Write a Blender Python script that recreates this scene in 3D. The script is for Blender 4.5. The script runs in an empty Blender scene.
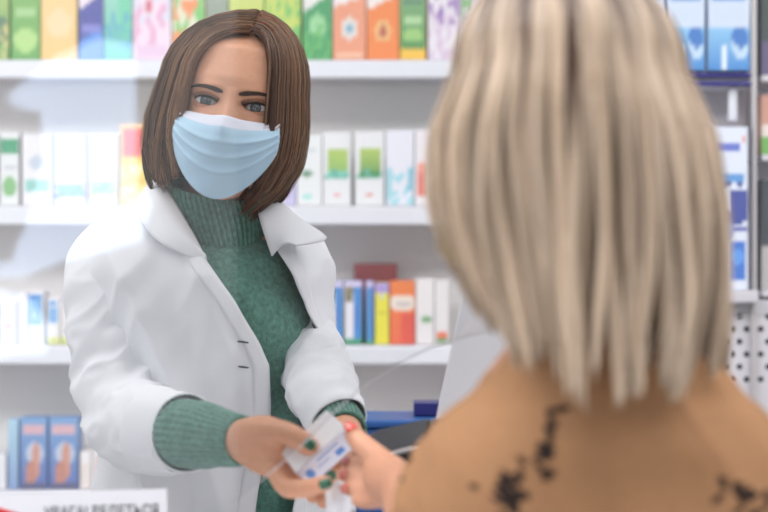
import bpy, math, random
import numpy as np
from mathutils import Vector, Matrix, noise

random.seed(7); rng = np.random.default_rng(7)
SC = bpy.context.scene
COL = SC.collection
F = 1800.0; CH = 1.42
def P(px, py, Y):
    """the point of the room that lies at this distance behind this spot of the photo"""
    return np.array([(px-384.0)*Y/F, Y, CH-(py-256.0)*Y/F])
def s2l(c):
    out = []
    for v in c:
        v = v/255.0
        out.append(v/12.92 if v <= 0.04045 else ((v+0.055)/1.055)**2.4)
    return tuple(out)

# ------------------------------------------------------------------ materials
def mat(name, col=(200,200,200), rough=0.5, attr=False, metal=0.0, spec=0.5, sss=0.0, emit=0.0, coat=0.0,
        bump=None, vary=0.0, sheen=0.0, aniso=0.0):
    m = bpy.data.materials.new(name); m.use_nodes = True
    nt = m.node_tree; b = nt.nodes['Principled BSDF']
    c = s2l(col)
    b.inputs['Base Color'].default_value = (*c, 1)
    b.inputs['Roughness'].default_value = rough
    b.inputs['Metallic'].default_value = metal
    b.inputs['Specular IOR Level'].default_value = spec
    b.inputs['Coat Weight'].default_value = coat
    b.inputs['Sheen Weight'].default_value = sheen
    b.inputs['Anisotropic'].default_value = aniso
    if sss:
        b.inputs['Subsurface Weight'].default_value = sss
        b.inputs['Subsurface Radius'].default_value = (1.0, .35, .2)
        b.inputs['Subsurface Scale'].default_value = 0.006
    src = None
    if attr:
        a = nt.nodes.new('ShaderNodeAttribute'); a.attribute_name = 'Col'; src = a.outputs['Color']
    tc = nt.nodes.new('ShaderNodeTexCoord')
    if vary:
        n = nt.nodes.new('ShaderNodeTexNoise'); n.inputs['Scale'].default_value = 170; n.inputs['Detail'].default_value = 5
        nt.links.new(tc.outputs['Object'], n.inputs['Vector'])
        mp = nt.nodes.new('ShaderNodeMapRange'); mp.inputs['From Min'].default_value = .3; mp.inputs['From Max'].default_value = .7
        mp.inputs['To Min'].default_value = 1-vary; mp.inputs['To Max'].default_value = 1+vary
        nt.links.new(n.outputs['Fac'], mp.inputs['Value'])
        mx = nt.nodes.new('ShaderNodeVectorMath'); mx.operation = 'SCALE'
        if src: nt.links.new(src, mx.inputs[0])
        else: mx.inputs[0].default_value = c
        nt.links.new(mp.outputs['Result'], mx.inputs['Scale']); src = mx.outputs['Vector']
    if src: nt.links.new(src, b.inputs['Base Color'])
    if emit:
        b.inputs['Emission Color'].default_value = (*c, 1); b.inputs['Emission Strength'].default_value = emit
    if bump:
        sc, st, dist = bump
        n = nt.nodes.new('ShaderNodeTexNoise'); n.inputs['Scale'].default_value = sc; n.inputs['Detail'].default_value = 3
        nt.links.new(tc.outputs['Object'], n.inputs['Vector'])
        bp = nt.nodes.new('ShaderNodeBump'); bp.inputs['Strength'].default_value = st; bp.inputs['Distance'].default_value = dist
        nt.links.new(n.outputs['Fac'], bp.inputs['Height']); nt.links.new(bp.outputs['Normal'], b.inputs['Normal'])
    return m

M = {}
M['skin'] = mat('skin', (220,162,130), .5, sss=.12, bump=(400,.15,.0006), vary=.04)
M['skin_b'] = mat('skin_customer', (180,130,104), .5, sss=.12, vary=.04)
M['panel_w'] = mat('panel_white', (250,250,255), .4)
M['lid'] = mat('eyelid_skin', (214,156,128), .5, sss=.1)
M['eye'] = mat('eyeball', attr=True, rough=.12, coat=.6)
M['lash'] = mat('lashes', (26,17,15), .6)
M['hair'] = mat('hair', attr=True, rough=.42, spec=.45, aniso=.5)
M['coat'] = mat('coat_cotton', (243,243,247), .85, bump=(900,.12,.0004), spec=.2)
M['knit'] = mat('green_knit', (98,144,130), .95, bump=(700,.9,.0015), vary=.3, spec=.1, sheen=.3)
M['mask'] = mat('mask_fabric', attr=True, rough=.85, bump=(1400,.2,.0003), spec=.2)
M['elastic'] = mat('white_elastic', (235,235,238), .8)
M['nail_g'] = mat('green_polish', (38,96,66), .15, coat=.8)
M['nail_r'] = mat('red_polish', (228,62,38), .18, coat=.8)
M['nail_p'] = mat('dull_red_polish', (176,92,82), .3, coat=.4)
M['print'] = mat('printed_card', attr=True, rough=.42, spec=.4)
M['fabric'] = mat('printed_fabric', attr=True, rough=.9, bump=(500,.4,.0008), spec=.15, vary=.05)
M['shelf'] = mat('shelf_white', (206,203,208), .4)
M['backp'] = mat('shelf_back', (246,243,241), .55)
M['wallm'] = mat('wall_paint', (222,222,224), .8)
M['floorm'] = mat('floor_tile', (196,192,186), .35, vary=.04)
M['counter'] = mat('counter_top', (226,226,230), .3)
M['black'] = mat('black_plastic', (34,34,38), .28, coat=.3)
M['grey'] = mat('grey_plastic', (58,60,66), .35)
M['white_p'] = mat('white_plastic', (222,223,230), .35)
M['blue_p'] = mat('blue_plastic', (40,92,160), .4)
M['navy'] = mat('navy_rail', (26,22,124), .35)
M['chrome'] = mat('pole_metal', (205,200,200), .3, metal=.5)
M['hole'] = mat('dark_hole', (40,42,52), .7)
M['dark'] = mat('dark_trousers', (44,48,60), .85)
M['paper'] = mat('sign_paper', (206,206,212), .6)
M['ink'] = mat('sign_ink', (84,86,92), .6)
M['red'] = mat('sign_red', (196,30,34), .5)
M['slip'] = mat('receipt_paper', (236,236,240), .6)
M['btn'] = mat('pearl_button', (176,178,184), .3)
M['snap'] = mat('snap_metal', (70,72,76), .25, metal=.8)
M['thread'] = mat('buttonhole_thread', (90,92,98), .8)
M['lamp'] = mat('lamp_diffuser', (250,250,255), .5, emit=6)
M['glow'] = mat('reflection_glow', (206,226,255), .5, emit=6.5)  # glow of the added shapes that mirror in the screen
M['panel'] = mat('front_panel', (96,88,84), .6)
M['shoe'] = mat('shoe_white', (225,225,225), .5)

g = bpy.data.materials.new('clear_screen'); g.use_nodes = True
nt = g.node_tree; nt.nodes.clear()
o_ = nt.nodes.new('ShaderNodeOutputMaterial'); mx = nt.nodes.new('ShaderNodeMixShader')
fr = nt.nodes.new('ShaderNodeFresnel'); fr.inputs['IOR'].default_value = 1.5
tr = nt.nodes.new('ShaderNodeBsdfTransparent'); tr.inputs['Color'].default_value = (.985,.99,.99,1)
gl = nt.nodes.new('ShaderNodeBsdfGlossy'); gl.inputs['Roughness'].default_value = 0.0
nt.links.new(fr.outputs[0], mx.inputs[0]); nt.links.new(tr.outputs[0], mx.inputs[1]); nt.links.new(gl.outputs[0], mx.inputs[2])
nt.links.new(mx.outputs[0], o_.inputs[0]); M['glass'] = g

# ------------------------------------------------------------------ mesh helpers
class MB:
    def __init__(s): s.v = []; s.f = []; s.c = []; s.n = 0; s.hascol = False
    def add(s, v, f, c=None):
        v = np.asarray(v, float).reshape(-1, 3)
        s.v.append(v)
        s.f += [tuple(int(i)+s.n for i in q) for q in f]
        if c is None: c = np.ones((len(v), 3))*.8
        else:
            s.hascol = True; c = np.asarray(c, float)
            if c.ndim == 1: c = np.tile(c, (len(v), 1))
        s.c.append(c); s.n += len(v)
        return s
    def arrays(s): return np.concatenate(s.v), s.f
    def build(s, name, m, parent=None, smooth=True, solid=0.0, bevel=0.0, sub=0):
        me = bpy.data.meshes.new(name)
        me.from_pydata(np.concatenate(s.v).tolist(), [], s.f); me.update()
        if s.hascol:
            ca = me.color_attributes.new('Col', 'FLOAT_COLOR', 'POINT')
            cc = np.concatenate(s.c); cc = np.hstack([cc, np.ones((len(cc), 1))]).astype(np.float32)
            ca.data.foreach_set('color', cc.ravel())
        if smooth: me.polygons.foreach_set('use_smooth', [True]*len(me.polygons))
        o = bpy.data.objects.new(name, me); COL.objects.link(o)
        if m: me.materials.append(m)
        if parent is not None: put(o, parent)
        if solid:
            k = o.modifiers.new('thick', 'SOLIDIFY'); k.thickness = solid; k.offset = 0
        if bevel:
            k = o.modifiers.new('bevel', 'BEVEL'); k.width = bevel; k.segments = 3; k.limit_method = 'ANGLE'
        if sub:
            k = o.modifiers.new('sub', 'SUBSURF'); k.levels = sub; k.render_levels = sub
        return o
def put(o, parent):
    o.parent = parent
    mw = Matrix.Translation(parent.location) @ parent.rotation_euler.to_matrix().to_4x4()
    if parent.parent is not None:
        q = parent.parent
        mw = (Matrix.Translation(q.location) @ q.rotation_euler.to_matrix().to_4x4()) @ parent.matrix_parent_inverse @ mw
    o.matrix_parent_inverse = mw.inverted()
def tag(o, label=None, cat=None, group=None, kind=None):
    if label: o['label'] = label
    if cat: o['category'] = cat
    if group: o['group'] = group
    if kind: o['kind'] = kind
    return o
def thing(name, loc, label, cat, group=None, rz=0):
    e = bpy.data.objects.new(name, None); e.location = Vector(loc); e.rotation_euler = (0, 0, rz); e.empty_display_size = .05
    COL.objects.link(e); return tag(e, label, cat, group)

def grid_faces(nu, nv, wrapu=False, flip=False):
    """u = rows, v = columns"""
    f = []
    R = nu if wrapu else nu-1
    for i in range(R):
        for j in range(nv-1):
            a = i*nv+j; b = i*nv+j+1; c = ((i+1) % nu)*nv+j+1; d = ((i+1) % nu)*nv+j
            f.append((a, d, c, b) if flip else (a, b, c, d))
    return f
def ring_faces(n, k, flip=False):
    f = []
    for i in range(n-1):
        for j in range(k):
            a = i*k+j; b = i*k+(j+1) % k; c = (i+1)*k+(j+1) % k; d = (i+1)*k+j
            f.append((a, d, c, b) if flip else (a, b, c, d))
    return f
def cr(pts, n, t=None):
    """smooth curve through control rows (any number of columns), n samples"""
    p = np.asarray(pts, float); m = len(p)
    if t is None: t = np.linspace(0, m-1, n)
    t = np.clip(t, 0, m-1-1e-9); i = t.astype(int); u = (t-i)[:, None]
    g0 = p[np.clip(i-1, 0, m-1)]; g1 = p[i]; g2 = p[np.clip(i+1, 0, m-1)]; g3 = p[np.clip(i+2, 0, m-1)]
    return .5*((2*g1)+(-g0+g2)*u+(2*g0-5*g1+4*g2-g3)*u**2+(-g0+3*g1-3*g2+g3)*u**3)
def tbl(x, xs, ys):
    return np.interp(x, xs, ys)
def frames(path, up=(0, 0, 1)):
    t = np.gradient(path, axis=0); t /= np.linalg.norm(t, axis=1)[:, None]+1e-12
    a = np.array(up, float)
    if abs(a@t[0]) > .95: a = np.array([1., 0, 0])
    A = []; 
    a = a-(a@t[0])*t[0]; a /= np.linalg.norm(a)
    for k in range(len(t)):
        a = a-(a@t[k])*t[k]; a /= np.linalg.norm(a)+1e-12; A.append(a.copy())
    A = np.array(A); B = np.cross(t, A)
    return t, A, B
def tube(ctrl, n=40, k=24, caps=True, fn=None, up=(0, 0, 1), flat=1.0):
    """ctrl rows: x y z r ; fn(s, theta, pos) -> radial displacement"""
    c = cr(ctrl, n); path = c[:, :3]; r = c[:, 3]
    t, A, B = frames(path, up)
    th = np.linspace(0, 2*np.pi, k, endpoint=False)
    if caps:
        m = 6; q = np.linspace(0, np.pi/2, m+1)[1:]
        # rounded ends
        pre = [(path[0]-t[0]*r[0]*math.sin(x), r[0]*math.cos(x), 0) for x in q[::-1]]
        post = [(path[-1]+t[-1]*r[-1]*math.sin(x), r[-1]*math.cos(x), -1) for x in q]
        cen = np.array([x[0] for x in pre]+list(path)+[x[0] for x in post])
        rr = np.array([max(x[1], r[0]*.02) for x in pre]+list(r)+[max(x[1], r[-1]*.02) for x in post])
        A = np.vstack([np.tile(A[0], (m, 1)), A, np.tile(A[-1], (m, 1))]); B = np.vstack([np.tile(B[0], (m, 1)), B, np.tile(B[-1], (m, 1))])
    else: cen, rr = path, r
    N = len(cen)
    rad = np.repeat(rr[:, None], k, 1)
    dirs = A[:, None, :]*np.cos(th)[None, :, None]+B[:, None, :]*np.sin(th)[None, :, None]*flat
    if fn is not None:
        for i in range(N):
            for j in range(k):
                rad[i, j] += fn(i/(N-1), th[j], cen[i]+dirs[i, j]*rad[i, j])
    v = cen[:, None, :]+dirs*rad[:, :, None]
    f = ring_faces(N, k)
    if caps:
        f.append(tuple(range(k))[::-1]); f.append(tuple((N-1)*k+j for j in range(k)))
    return v.reshape(-1, 3), f
def boxv(x0, x1, y0, y1, z0, z1):
    v = [(x0,y0,z0),(x1,y0,z0),(x1,y1,z0),(x0,y1,z0),(x0,y0,z1),(x1,y0,z1),(x1,y1,z1),(x0,y1,z1)]
    f = [(0,3,2,1),(4,5,6,7),(0,1,5,4),(1,2,6,5),(2,3,7,6),(3,0,4,7)]
    return v, f
def solidbox(name, x0, x1, y0, y1, z0, z1, m, parent=None, bevel=.003):
    return MB().add(*boxv(x0, x1, y0, y1, z0, z1)).build(name, m, parent, smooth=False, bevel=bevel)
def prism(poly, y0, y1):
    """poly of (x,z), extruded in y"""
    n = len(poly)
    v = [(x, y0, z) for x, z in poly]+[(x, y1, z) for x, z in poly]
    f = [tuple(range(n)), tuple(range(n, 2*n))[::-1]]+[(i, i+n, (i+1) % n+n, (i+1) % n) for i in range(n)]
    return v, f
def N3(p, s=1.0, o=0.0): return noise.noise(Vector((p[0]*s+o, p[1]*s+o*1.7, p[2]*s-o)))
def remeshed(mb, voxel, smooth=6, fac=.5):
    me = bpy.data.meshes.new('tmp'); v, f = mb.arrays(); me.from_pydata(v.tolist(), [], f); me.update()
    o = bpy.data.objects.new('tmp', me); COL.objects.link(o)
    k = o.modifiers.new('r', 'REMESH'); k.mode = 'VOXEL'; k.voxel_size = voxel
    k = o.modifiers.new('s', 'SMOOTH'); k.iterations = smooth; k.factor = fac
    dg = bpy.context.evaluated_depsgraph_get(); dg.update()
    ev = o.evaluated_get(dg).to_mesh()
    co = np.empty(len(ev.vertices)*3); ev.vertices.foreach_get('co', co)
    fs = [tuple(p.vertices) for p in ev.polygons]
    bpy.data.objects.remove(o); bpy.data.meshes.remove(me)
    return co.reshape(-1, 3), fs

# ------------------------------------------------------------------ the room
def struct(name, v, f, m): return tag(MB().add(v, f).build(name, m, smooth=False), kind='structure')
XL, XR, YF, YB, ZC = -2.6, 2.6, -2.0, 3.64, 2.95
struct('floor', *boxv(XL, XR, YF, YB+.1, -.08, 0), M['floorm'])
struct('ceiling', *boxv(XL, XR, YF, YB+.1, ZC, ZC+.08), M['wallm'])
struct('wall_back', *boxv(XL, XR, YB, YB+.1, 0, ZC), M['wallm'])
struct('wall_left', *boxv(XL-.1, XL, YF, YB, 0, ZC), M['wallm'])
struct('wall_right', *boxv(XR, XR+.1, YF, YB, 0, ZC), M['wallm'])
# unseen front wall, added: dark part and opening shape the screen's reflected veil
XO = (236-384)*(2*1.77-YF)/F
struct('veil_wall_front', *boxv(XO, XR, YF-.1, YF, 0, ZC), M['panel'])
struct('trim_1', *boxv(XL, XO, YF-.1, YF, 0, .35), M['wallm'])
struct('trim_2', *boxv(XL, XO, YF-.1, YF, 2.6, ZC), M['wallm'])
# unseen glowing shapes, added and outlined to mirror as bright patches in the screen
YM = 2*1.77-YF-.05
def glow_shape_at(name, pts):
    pp = [P(x, y, YM) for x, y in pts]
    v, f = prism([(q[0], q[2]) for q in pp], YF+.03, YF+.05)
    struct(name, v, f, M['glow'])
glow_shape_at('glow_shape_1', [(6,97),(46,62),(98,38),(133,44),(136,120),(136,182),(150,205),(140,240),(60,262),(20,278),(-60,278),(-60,268),(10,262),(30,215),(44,150),(40,112),(14,106)])
glow_shape_at('glow_shape_2', [(-30,284),(28,298),(52,330),(44,354),(-30,360)])

def lamp(x, y, sx, sy, power, col=(1, 1, 1)):
    t = thing('ceiling_light', (x, y, ZC-.05), 'white ceiling light panel above the pharmacy floor', 'ceiling light', 'ceiling light panels')
    solidbox('frame', x-sx/2-.03, x+sx/2+.03, y-sy/2-.03, y+sy/2+.03, ZC-.03, ZC-.002, M['white_p'], t)
    l = bpy.data.lights.new('ceiling_lamp', 'AREA'); l.shape = 'RECTANGLE'; l.size = sx; l.size_y = sy; l.energy = power; l.color = col
    o = bpy.data.objects.new('ceiling_lamp', l); o.location = (x, y, ZC-.04); COL.objects.link(o); put(o, t)
for x, y, sx, sy, p in ((-1.3, 2.2, 2.0, .7, 20), (1.3, 2.2, 2.0, .7, 18), (-1.2, .95, 2.0, 1.0, 62), (1.2, .95, 2.0, 1.0, 44), (0, -1.0, 3.0, 1.0, 26)):
    lamp(x, y, sx, sy, p)

w = bpy.data.worlds.new('daylight'); SC.world = w; w.use_nodes = True
bg = w.node_tree.nodes['Background']; bg.inputs['Color'].default_value = (.93, .96, 1, 1); bg.inputs['Strength'].default_value = 1.1

# ------------------------------------------------------------------ shelves
YS = 3.44                                  # front of the shelves
def zpx(py, Y=YS): return P(0, py, Y)[2]
def xpx(px, Y=YS): return P(px, 0, Y)[0]
unit = thing('shelving_unit', (-.2, 3.58, 0), 'long white wall shelving unit stocked with medicine boxes behind the pharmacist', 'shelving unit')
X0, X1 = -2.2, xpx(655)
solidbox('back_panel', X0, X1, 3.60, 3.63, .05, 2.6, M['backp'], unit)
for px in (-620, 655):
    solidbox('upright', xpx(px)-.012, xpx(px)+.012, YS, 3.63, 0.0, 2.6, M['shelf'], unit)
SHELF = [-85, 60, 206, 345, 490, 640, 790]
for py in SHELF:
    solidbox('shelf', X0, X1, YS-.005, 3.60, zpx(py)-.032, zpx(py), M['shelf'], unit)
    solidbox('price_rail', X0, X1, YS-.016, YS-.004, zpx(py)-.036, zpx(py)-.002, M['white_p'], unit)

# ------------------------------------------------------------------ cartons: the printed design is a colour function of (u, v)
def design(ops, base):
    def fn(u, v):
        return core(u, v)*.88+np.array([.62,.61,.63])*.12  # pale grey mixed into each print colour, standing in for haze
    def core(u, v):
        c = np.array(s2l(base))
        for o in ops:
            k = o[0]
            if k == 'r' and o[1] <= u <= o[3] and o[2] <= v <= o[4]: c = np.array(s2l(o[5]))
            elif k == 'e' and ((u-o[1])/o[3])**2+((v-o[2])/o[4])**2 < 1: c = np.array(s2l(o[5]))
            elif k == 'g' and o[1] <= v <= o[2]:
                t = (v-o[1])/(o[2]-o[1]); c = np.array(s2l(o[3]))*(1-t)+np.array(s2l(o[4]))*t
            elif k == 'G' and o[1] <= u <= o[3] and o[2] <= v <= o[4]:
                t = (v-o[2])/(o[4]-o[2]); c = np.array(s2l(o[5]))*(1-t)+np.array(s2l(o[6]))*t
            elif k == 'd' and v < o[1]+o[2]*u: c = np.array(s2l(o[3]))
            elif k == 'n':   # mottled leaves / fruit
                if o[1] <= v <= o[2] and noise.noise(Vector((u*o[3]+o[5], v*o[3]*1.6, o[5]))) > .08: c = np.array(s2l(o[4]))
        return c
    return fn
def carton(name, px0, px1, py0, py1, Y, depth, fn, label, cat, group=None, side=None, rz=0, nu=18, nv=30, mats='print', floor_z=None):
    """a folded card box whose front stands at distance Y; rows of the front carry the print"""
    a = P(px0, py1, Y); b = P(px1, py0, Y)
    w_, h_ = b[0]-a[0], b[2]-a[2]
    z0 = a[2] if floor_z is None else floor_z
    h_ = b[2]-z0
    cx = (a[0]+b[0])/2
    mb = MB(); e = .0012
    us = np.linspace(0, 1, nu); vs = np.linspace(0, 1, nv)
    v = []; c = []
    for vv in vs:
        for uu in us:
            v.append(((uu-.5)*(w_-2*e), -e*.0, vv*(h_-2*e)+e)); c.append(fn(uu, vv))
    mb.add(v, grid_faces(nv, nu), c)
    # sides, back and top wrap the print's edge colours
    sc = fn(.97, .5) if side is None else np.array(s2l(side))
    W = w_/2
    vs_, fs_ = boxv(-W, W, e, depth, 0, h_)
    mb.add(vs_, fs_, sc)
    # rounded front corners
    mb.add([(-W+e,0,e),(W-e,0,e),(W-e,0,h_-e),(-W+e,0,h_-e),(-W,e,0),(W,e,0),(W,e,h_),(-W,e,h_)],
           [(4,5,1,0),(5,6,2,1),(6,7,3,2),(7,4,0,3)], [fn(.02,.02), fn(.98,.02), fn(.98,.98), fn(.02,.98)]*2)
    # tuck-flap line along the top
    mb.add(*boxv(-W*.92, W*.92, depth*.12, depth*.9, h_, h_+.0006), sc)
    o = mb.build(name, M[mats], smooth=False)
    o.location = (cx, Y, z0); o.rotation_euler = (0, 0, rz)
    return tag(o, label, cat, group)

W_ = (232,230,234)
G1 = 'cartons on the top shelf'; G2 = 'cartons on the second shelf'; G3 = 'cartons on the third shelf'; G4 = 'cartons on the lowest shelf in view'
top = [
 (-26,9, -60, design([('g',0,1,(70,150,60),(196,206,110)),('e',.6,.25,.5,.12,(60,110,70)),('n',.0,.3,7,(210,200,120),3)],(190,200,90)), 'yellow-green carton cut by the photo edge on the top shelf'),
 (11,40, -60, design([('g',0,1,(86,160,60),(130,180,80)),('e',.5,.62,.45,.05,(190,214,150)),('r',.12,.36,.88,.44,(160,200,130)),('e',.5,.16,.45,.1,(170,210,120)),('e',.5,.83,.4,.08,(40,90,50))],(110,170,70)), 'green carton with pale lettering on the top shelf beside the beige one'),
 (41,77, -60, design([('g',0,1,(236,196,120),(240,206,140)),('r',.1,.7,.9,.73,(214,160,90)),('e',.5,.3,.35,.12,(240,210,160)),('r',.2,.45,.8,.47,(216,170,110))],(236,200,130)), 'plain amber-beige carton on the top shelf'),
 (79,103, -60, design([('d',.42,.14,(40,50,150)),('d',.16,.1,(64,130,214)),('r',.1,.62,.9,.66,(214,160,170)),('r',.1,.24,.9,.3,(120,120,200))],(236,222,232)), 'narrow white carton with dark blue lower half on the top shelf'),
 (104,132, -60, design([('g',0,1,(60,180,150),(180,224,210)),('r',.0,.45,1,.47,(220,240,230)),('r',.5,.1,.95,.7,(100,200,160)),('n',.1,.4,8,(60,160,190),2)],(150,214,190)), 'mint green carton on the top shelf'),
 (133,171, -60, design([('n',.3,.7,6,(216,216,230),1),('n',.1,.45,5,(226,170,200),7),('r',.35,.38,.5,.5,(210,90,110)),('r',.1,.02,.9,.12,(226,196,220))],(236,214,228)), 'pale pink floral carton on the top shelf left of the brown hair'),
 (172,205, -60, design([('n',0,1,4,(110,190,90),11),('n',0,.6,5,(236,140,70),5),('r',.1,.8,.9,.92,(60,150,80))],(220,220,190)), 'white carton with green and orange fruit print on the top shelf'),
 (206,228, -60, design([('g',0,1,(110,130,110),(170,180,160))],(120,140,120)), 'grey-green carton on the top shelf just above the hair parting'),
 (229,264, -60, design([('g',0,1,(190,208,90),(212,220,130)),('n',.0,.3,6,(120,180,80),4)],(200,214,100)), 'lime carton on the top shelf above the pharmacist head'),
 (265,301, -60, design([('g',0,.75,(200,214,90),(196,210,100)),('d',.18,.1,(90,170,90)),('n',.0,.5,7,(110,190,90),4),('r',.2,.8,.8,.93,(226,190,190))],(206,216,110)), 'lime carton with leaf print on the top shelf beside the dark green one'),
 (303,332, -60, design([('d',.40,.16,(40,150,84)),('e',.5,.28,.3,.1,(150,210,150)),('n',.0,.3,8,(90,180,90),8),('r',.2,.72,.8,.76,(180,190,180))],(230,228,224)), 'carton with deep green lower half on the top shelf'),
 (333,366, -60, design([('d',.44,.1,(232,150,112)),('e',.5,.26,.26,.09,(226,220,214)),('e',.5,.26,.12,.05,(120,170,190)),('r',.1,.02,.9,.06,(236,190,160)),('r',.2,.62,.8,.66,(220,110,80))],(236,228,226)), 'salmon pink carton with round emblem on the top shelf'),
 (367,399, -60, design([('d',.42,.12,(238,128,44)),('e',.5,.24,.28,.1,(236,180,110)),('e',.5,.24,.12,.05,(180,80,50)),('r',.2,.62,.8,.66,(220,110,80))],(236,226,220)), 'bright orange carton on the top shelf beside the salmon one'),
 (400,426, -60, design([('g',.1,1,(60,140,60),(150,190,140)),('r',0,0,1,.09,(240,190,40)),('r',.15,.3,.85,.36,(170,210,150)),('e',.5,.2,.4,.06,(150,200,110)),('r',.1,.45,.9,.5,(70,120,90))],(110,170,100)), 'green carton with yellow base band on the top shelf'),
 (428,460, -60, design([('n',.3,.8,6,(150,110,180),3),('n',.0,.4,7,(214,190,214),9)],(232,226,232)), 'white carton with purple flower print on the top shelf left of the blond hair'),
 (461,495, -60, design([('n',.3,.8,6,(130,180,120),13),('n',.0,.4,7,(214,190,214),5)],(232,226,232)), 'white carton with small green print partly behind the blond hair on the top shelf'),
]
for i, (a, b, t, fn, lab) in enumerate(top):
    carton('medicine_box', a, b, t, 58, YS+.004, .09, fn, lab, 'medicine box', G1, rz=random.uniform(-.01, .01), floor_z=zpx(60)+.0008)
def frame_green(b0, b1, dots): return design([('G',.12,.35,.9,.78,b0,(176,200,90)),('r',.12,.35,.9,.48,b1),('n',.36,.5,6,(90,170,150),2),('e',.5,.14,.12,.03,dots)],(230,230,232))
sec = [
 (-22,-2,132, design([('r',0,.7,1,.9,(60,160,120))],W_), 'white carton with green band at the photo edge on the second shelf'),
 (0,19,132, design([('r',0,.72,1,.9,(30,150,100)),('e',.5,.25,.4,.14,(120,180,110)),('r',.2,.5,.9,.54,(180,180,190))],(226,228,228)), 'white carton with green top band at far left of the second shelf'),
 (22,52,134, design([('r',.1,.2,.9,.35,(140,200,190)),('e',.5,.6,.3,.1,(190,200,214))],W_), 'white carton with teal strip behind the bright reflection on the second shelf'),
 (54,86,134, design([('r',.1,.12,.9,.3,(150,200,220)),('n',.1,.3,7,(120,150,200),5)],W_), 'white carton with pale blue speckles on the second shelf'),
 (88,118,134, design([('r',.1,.15,.9,.32,(150,214,190)),('n',.1,.3,7,(214,180,100),5)],W_), 'white carton with mint strip left of the red and yellow carton'),
 (120,152,124, design([('g',0,.6,(240,214,120),(236,200,70)),('r',.1,.62,.9,.95,(222,70,50)),('n',.0,.5,5,(240,230,170),5)],(236,190,120)), 'red and yellow carton on the second shelf left of the brown hair'),
 (284,296,133, design([('r',0,0,1,.3,(196,190,226))],(228,228,240)), 'narrow lavender carton right of the brown hair'),
 (297,322,135, design([('e',.4,.45,.3,.04,(90,140,110)),('r',.2,.1,.6,.14,(160,220,210)),('r',.2,.78,.8,.8,(190,200,200))],(230,232,232)), 'plain white carton beside the first green landscape carton'),
 (323,351,132, frame_green((120,180,90),(110,200,180),(230,130,120)), 'white carton with green and turquoise landscape picture on the second shelf'),
 (355,384,131, frame_green((60,140,60),(44,140,70),(226,100,90)), 'white carton with green and dark meadow picture on the second shelf'),
 (386,414,130, design([('n',.0,.5,6,(150,214,224),5),('r',0,.1,.2,.5,(160,210,220)),('r',.8,.2,.95,.5,(120,190,210))],(230,230,240)), 'white carton with turquoise lower print on the second shelf'),
 (415,436,130, design([('r',.1,.12,.7,.48,(226,110,96)),('e',.4,.5,.3,.08,(240,150,130))],(236,230,234)), 'white carton with coral patch on the second shelf beside the blond hair'),
]
for a, b, t, fn, lab in sec:
    carton('medicine_box', a, b, t, 204, YS+.006, .07, fn, lab, 'medicine box', G2, rz=random.uniform(-.012, .012), floor_z=zpx(206)+.0008)
bw = design([('r',0,.82,1,.9,(130,120,80)),('r',0,.68,.45,.82,(120,116,84)),('r',.48,.08,1,.98,(36,130,204)),('r',.55,.3,.75,.6,(60,110,190)),('r',0,0,1,.08,(40,150,110)),('r',0,.92,1,1,(210,200,230))],(232,228,236))
thr = [
 (-24,-2,300, design([('r',.2,.3,.8,.7,(200,200,230))],W_), 'white carton with pale lilac patch at the photo edge on the third shelf'),
 (0,16,300, design([('e',.5,.4,.3,.1,(226,180,170))],W_), 'white carton with faint pink spot far left on the third shelf'),
 (18,27,292, design([('r',.3,.3,.7,.9,(236,190,180))],W_), 'slim white carton with pink stripe left of the blue labelled one'),
 (28,44,291, design([('r',0,.35,.9,.96,(110,170,220)),('r',0,.84,.9,.96,(60,140,210)),('r',.2,.45,.6,.6,(170,200,230))],W_), 'white carton with tall blue label left of the white sleeve'),
 (47,60,298, design([('r',.1,.45,.85,.8,(120,176,226)),('r',.1,.85,.8,.96,(90,160,220)),('r',0,0,1,.14,(214,220,140))],W_), 'white carton with small blue label nearest the white sleeve'),
 (61,73,302, design([('r',0,0,1,.14,(206,214,120))],(234,228,232)), 'blank white carton with yellow-green base against the white sleeve'),
 (327,343,281, bw, 'first blue and white carton on the third shelf'),
 (345,362,281, bw, 'second blue and white carton on the third shelf left of the yellow one'),
 (366,373.5,281, design([('r',0,.0,1,.06,(60,160,110)),('r',0,.9,1,1,(200,190,226))],(44,130,200)), 'slim blue carton on the third shelf touching the yellow one'),
 (375,389,283, design([('r',.0,.84,1,1,(170,150,210)),('r',.2,.5,.8,.53,(190,180,30)),('r',.3,.75,.7,.84,(210,210,180))],(232,222,30)), 'bright yellow carton on the third shelf'),
 (390,415,281, design([('g',0,.5,(236,96,40),(240,110,40)),('r',.45,0,1,.5,(226,70,40)),('r',0,.86,1,1,(236,120,30)),('e',.5,.66,.62,.13,(240,222,206)),('e',.55,.64,.35,.04,(200,190,190))],(240,120,36)), 'orange carton with white swoosh on the third shelf'),
 (416,434,279, design([('e',.6,.38,.35,.05,(120,170,120)),('r',.2,.8,.8,.82,(200,190,190))],(236,230,230)), 'plain white carton with tiny green leaf right of the orange one'),
 (435,449,280, design([('r',.1,.08,.9,.2,(232,110,70)),('r',.1,.02,.9,.08,(70,150,80))],(234,228,228)), 'white carton with small orange base mark beside the white display panel'),
]
for i, (a, b, t, fn, lab) in enumerate(thr):
    carton('medicine_box', a, b, t, 343, YS+.004, .06, fn, lab, 'medicine box', G3, rz=random.uniform(-.01, .01), floor_z=zpx(345)+.0008)
solidb = design([('r',.1,.3,.9,.6,(150,50,56))],(140,34,40))
carton('medicine_box', 354, 397, 264, 343, YS+.09, .05, solidb, 'dark red carton standing behind the yellow and orange ones', 'medicine box', floor_z=zpx(345)+.0008)
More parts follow.
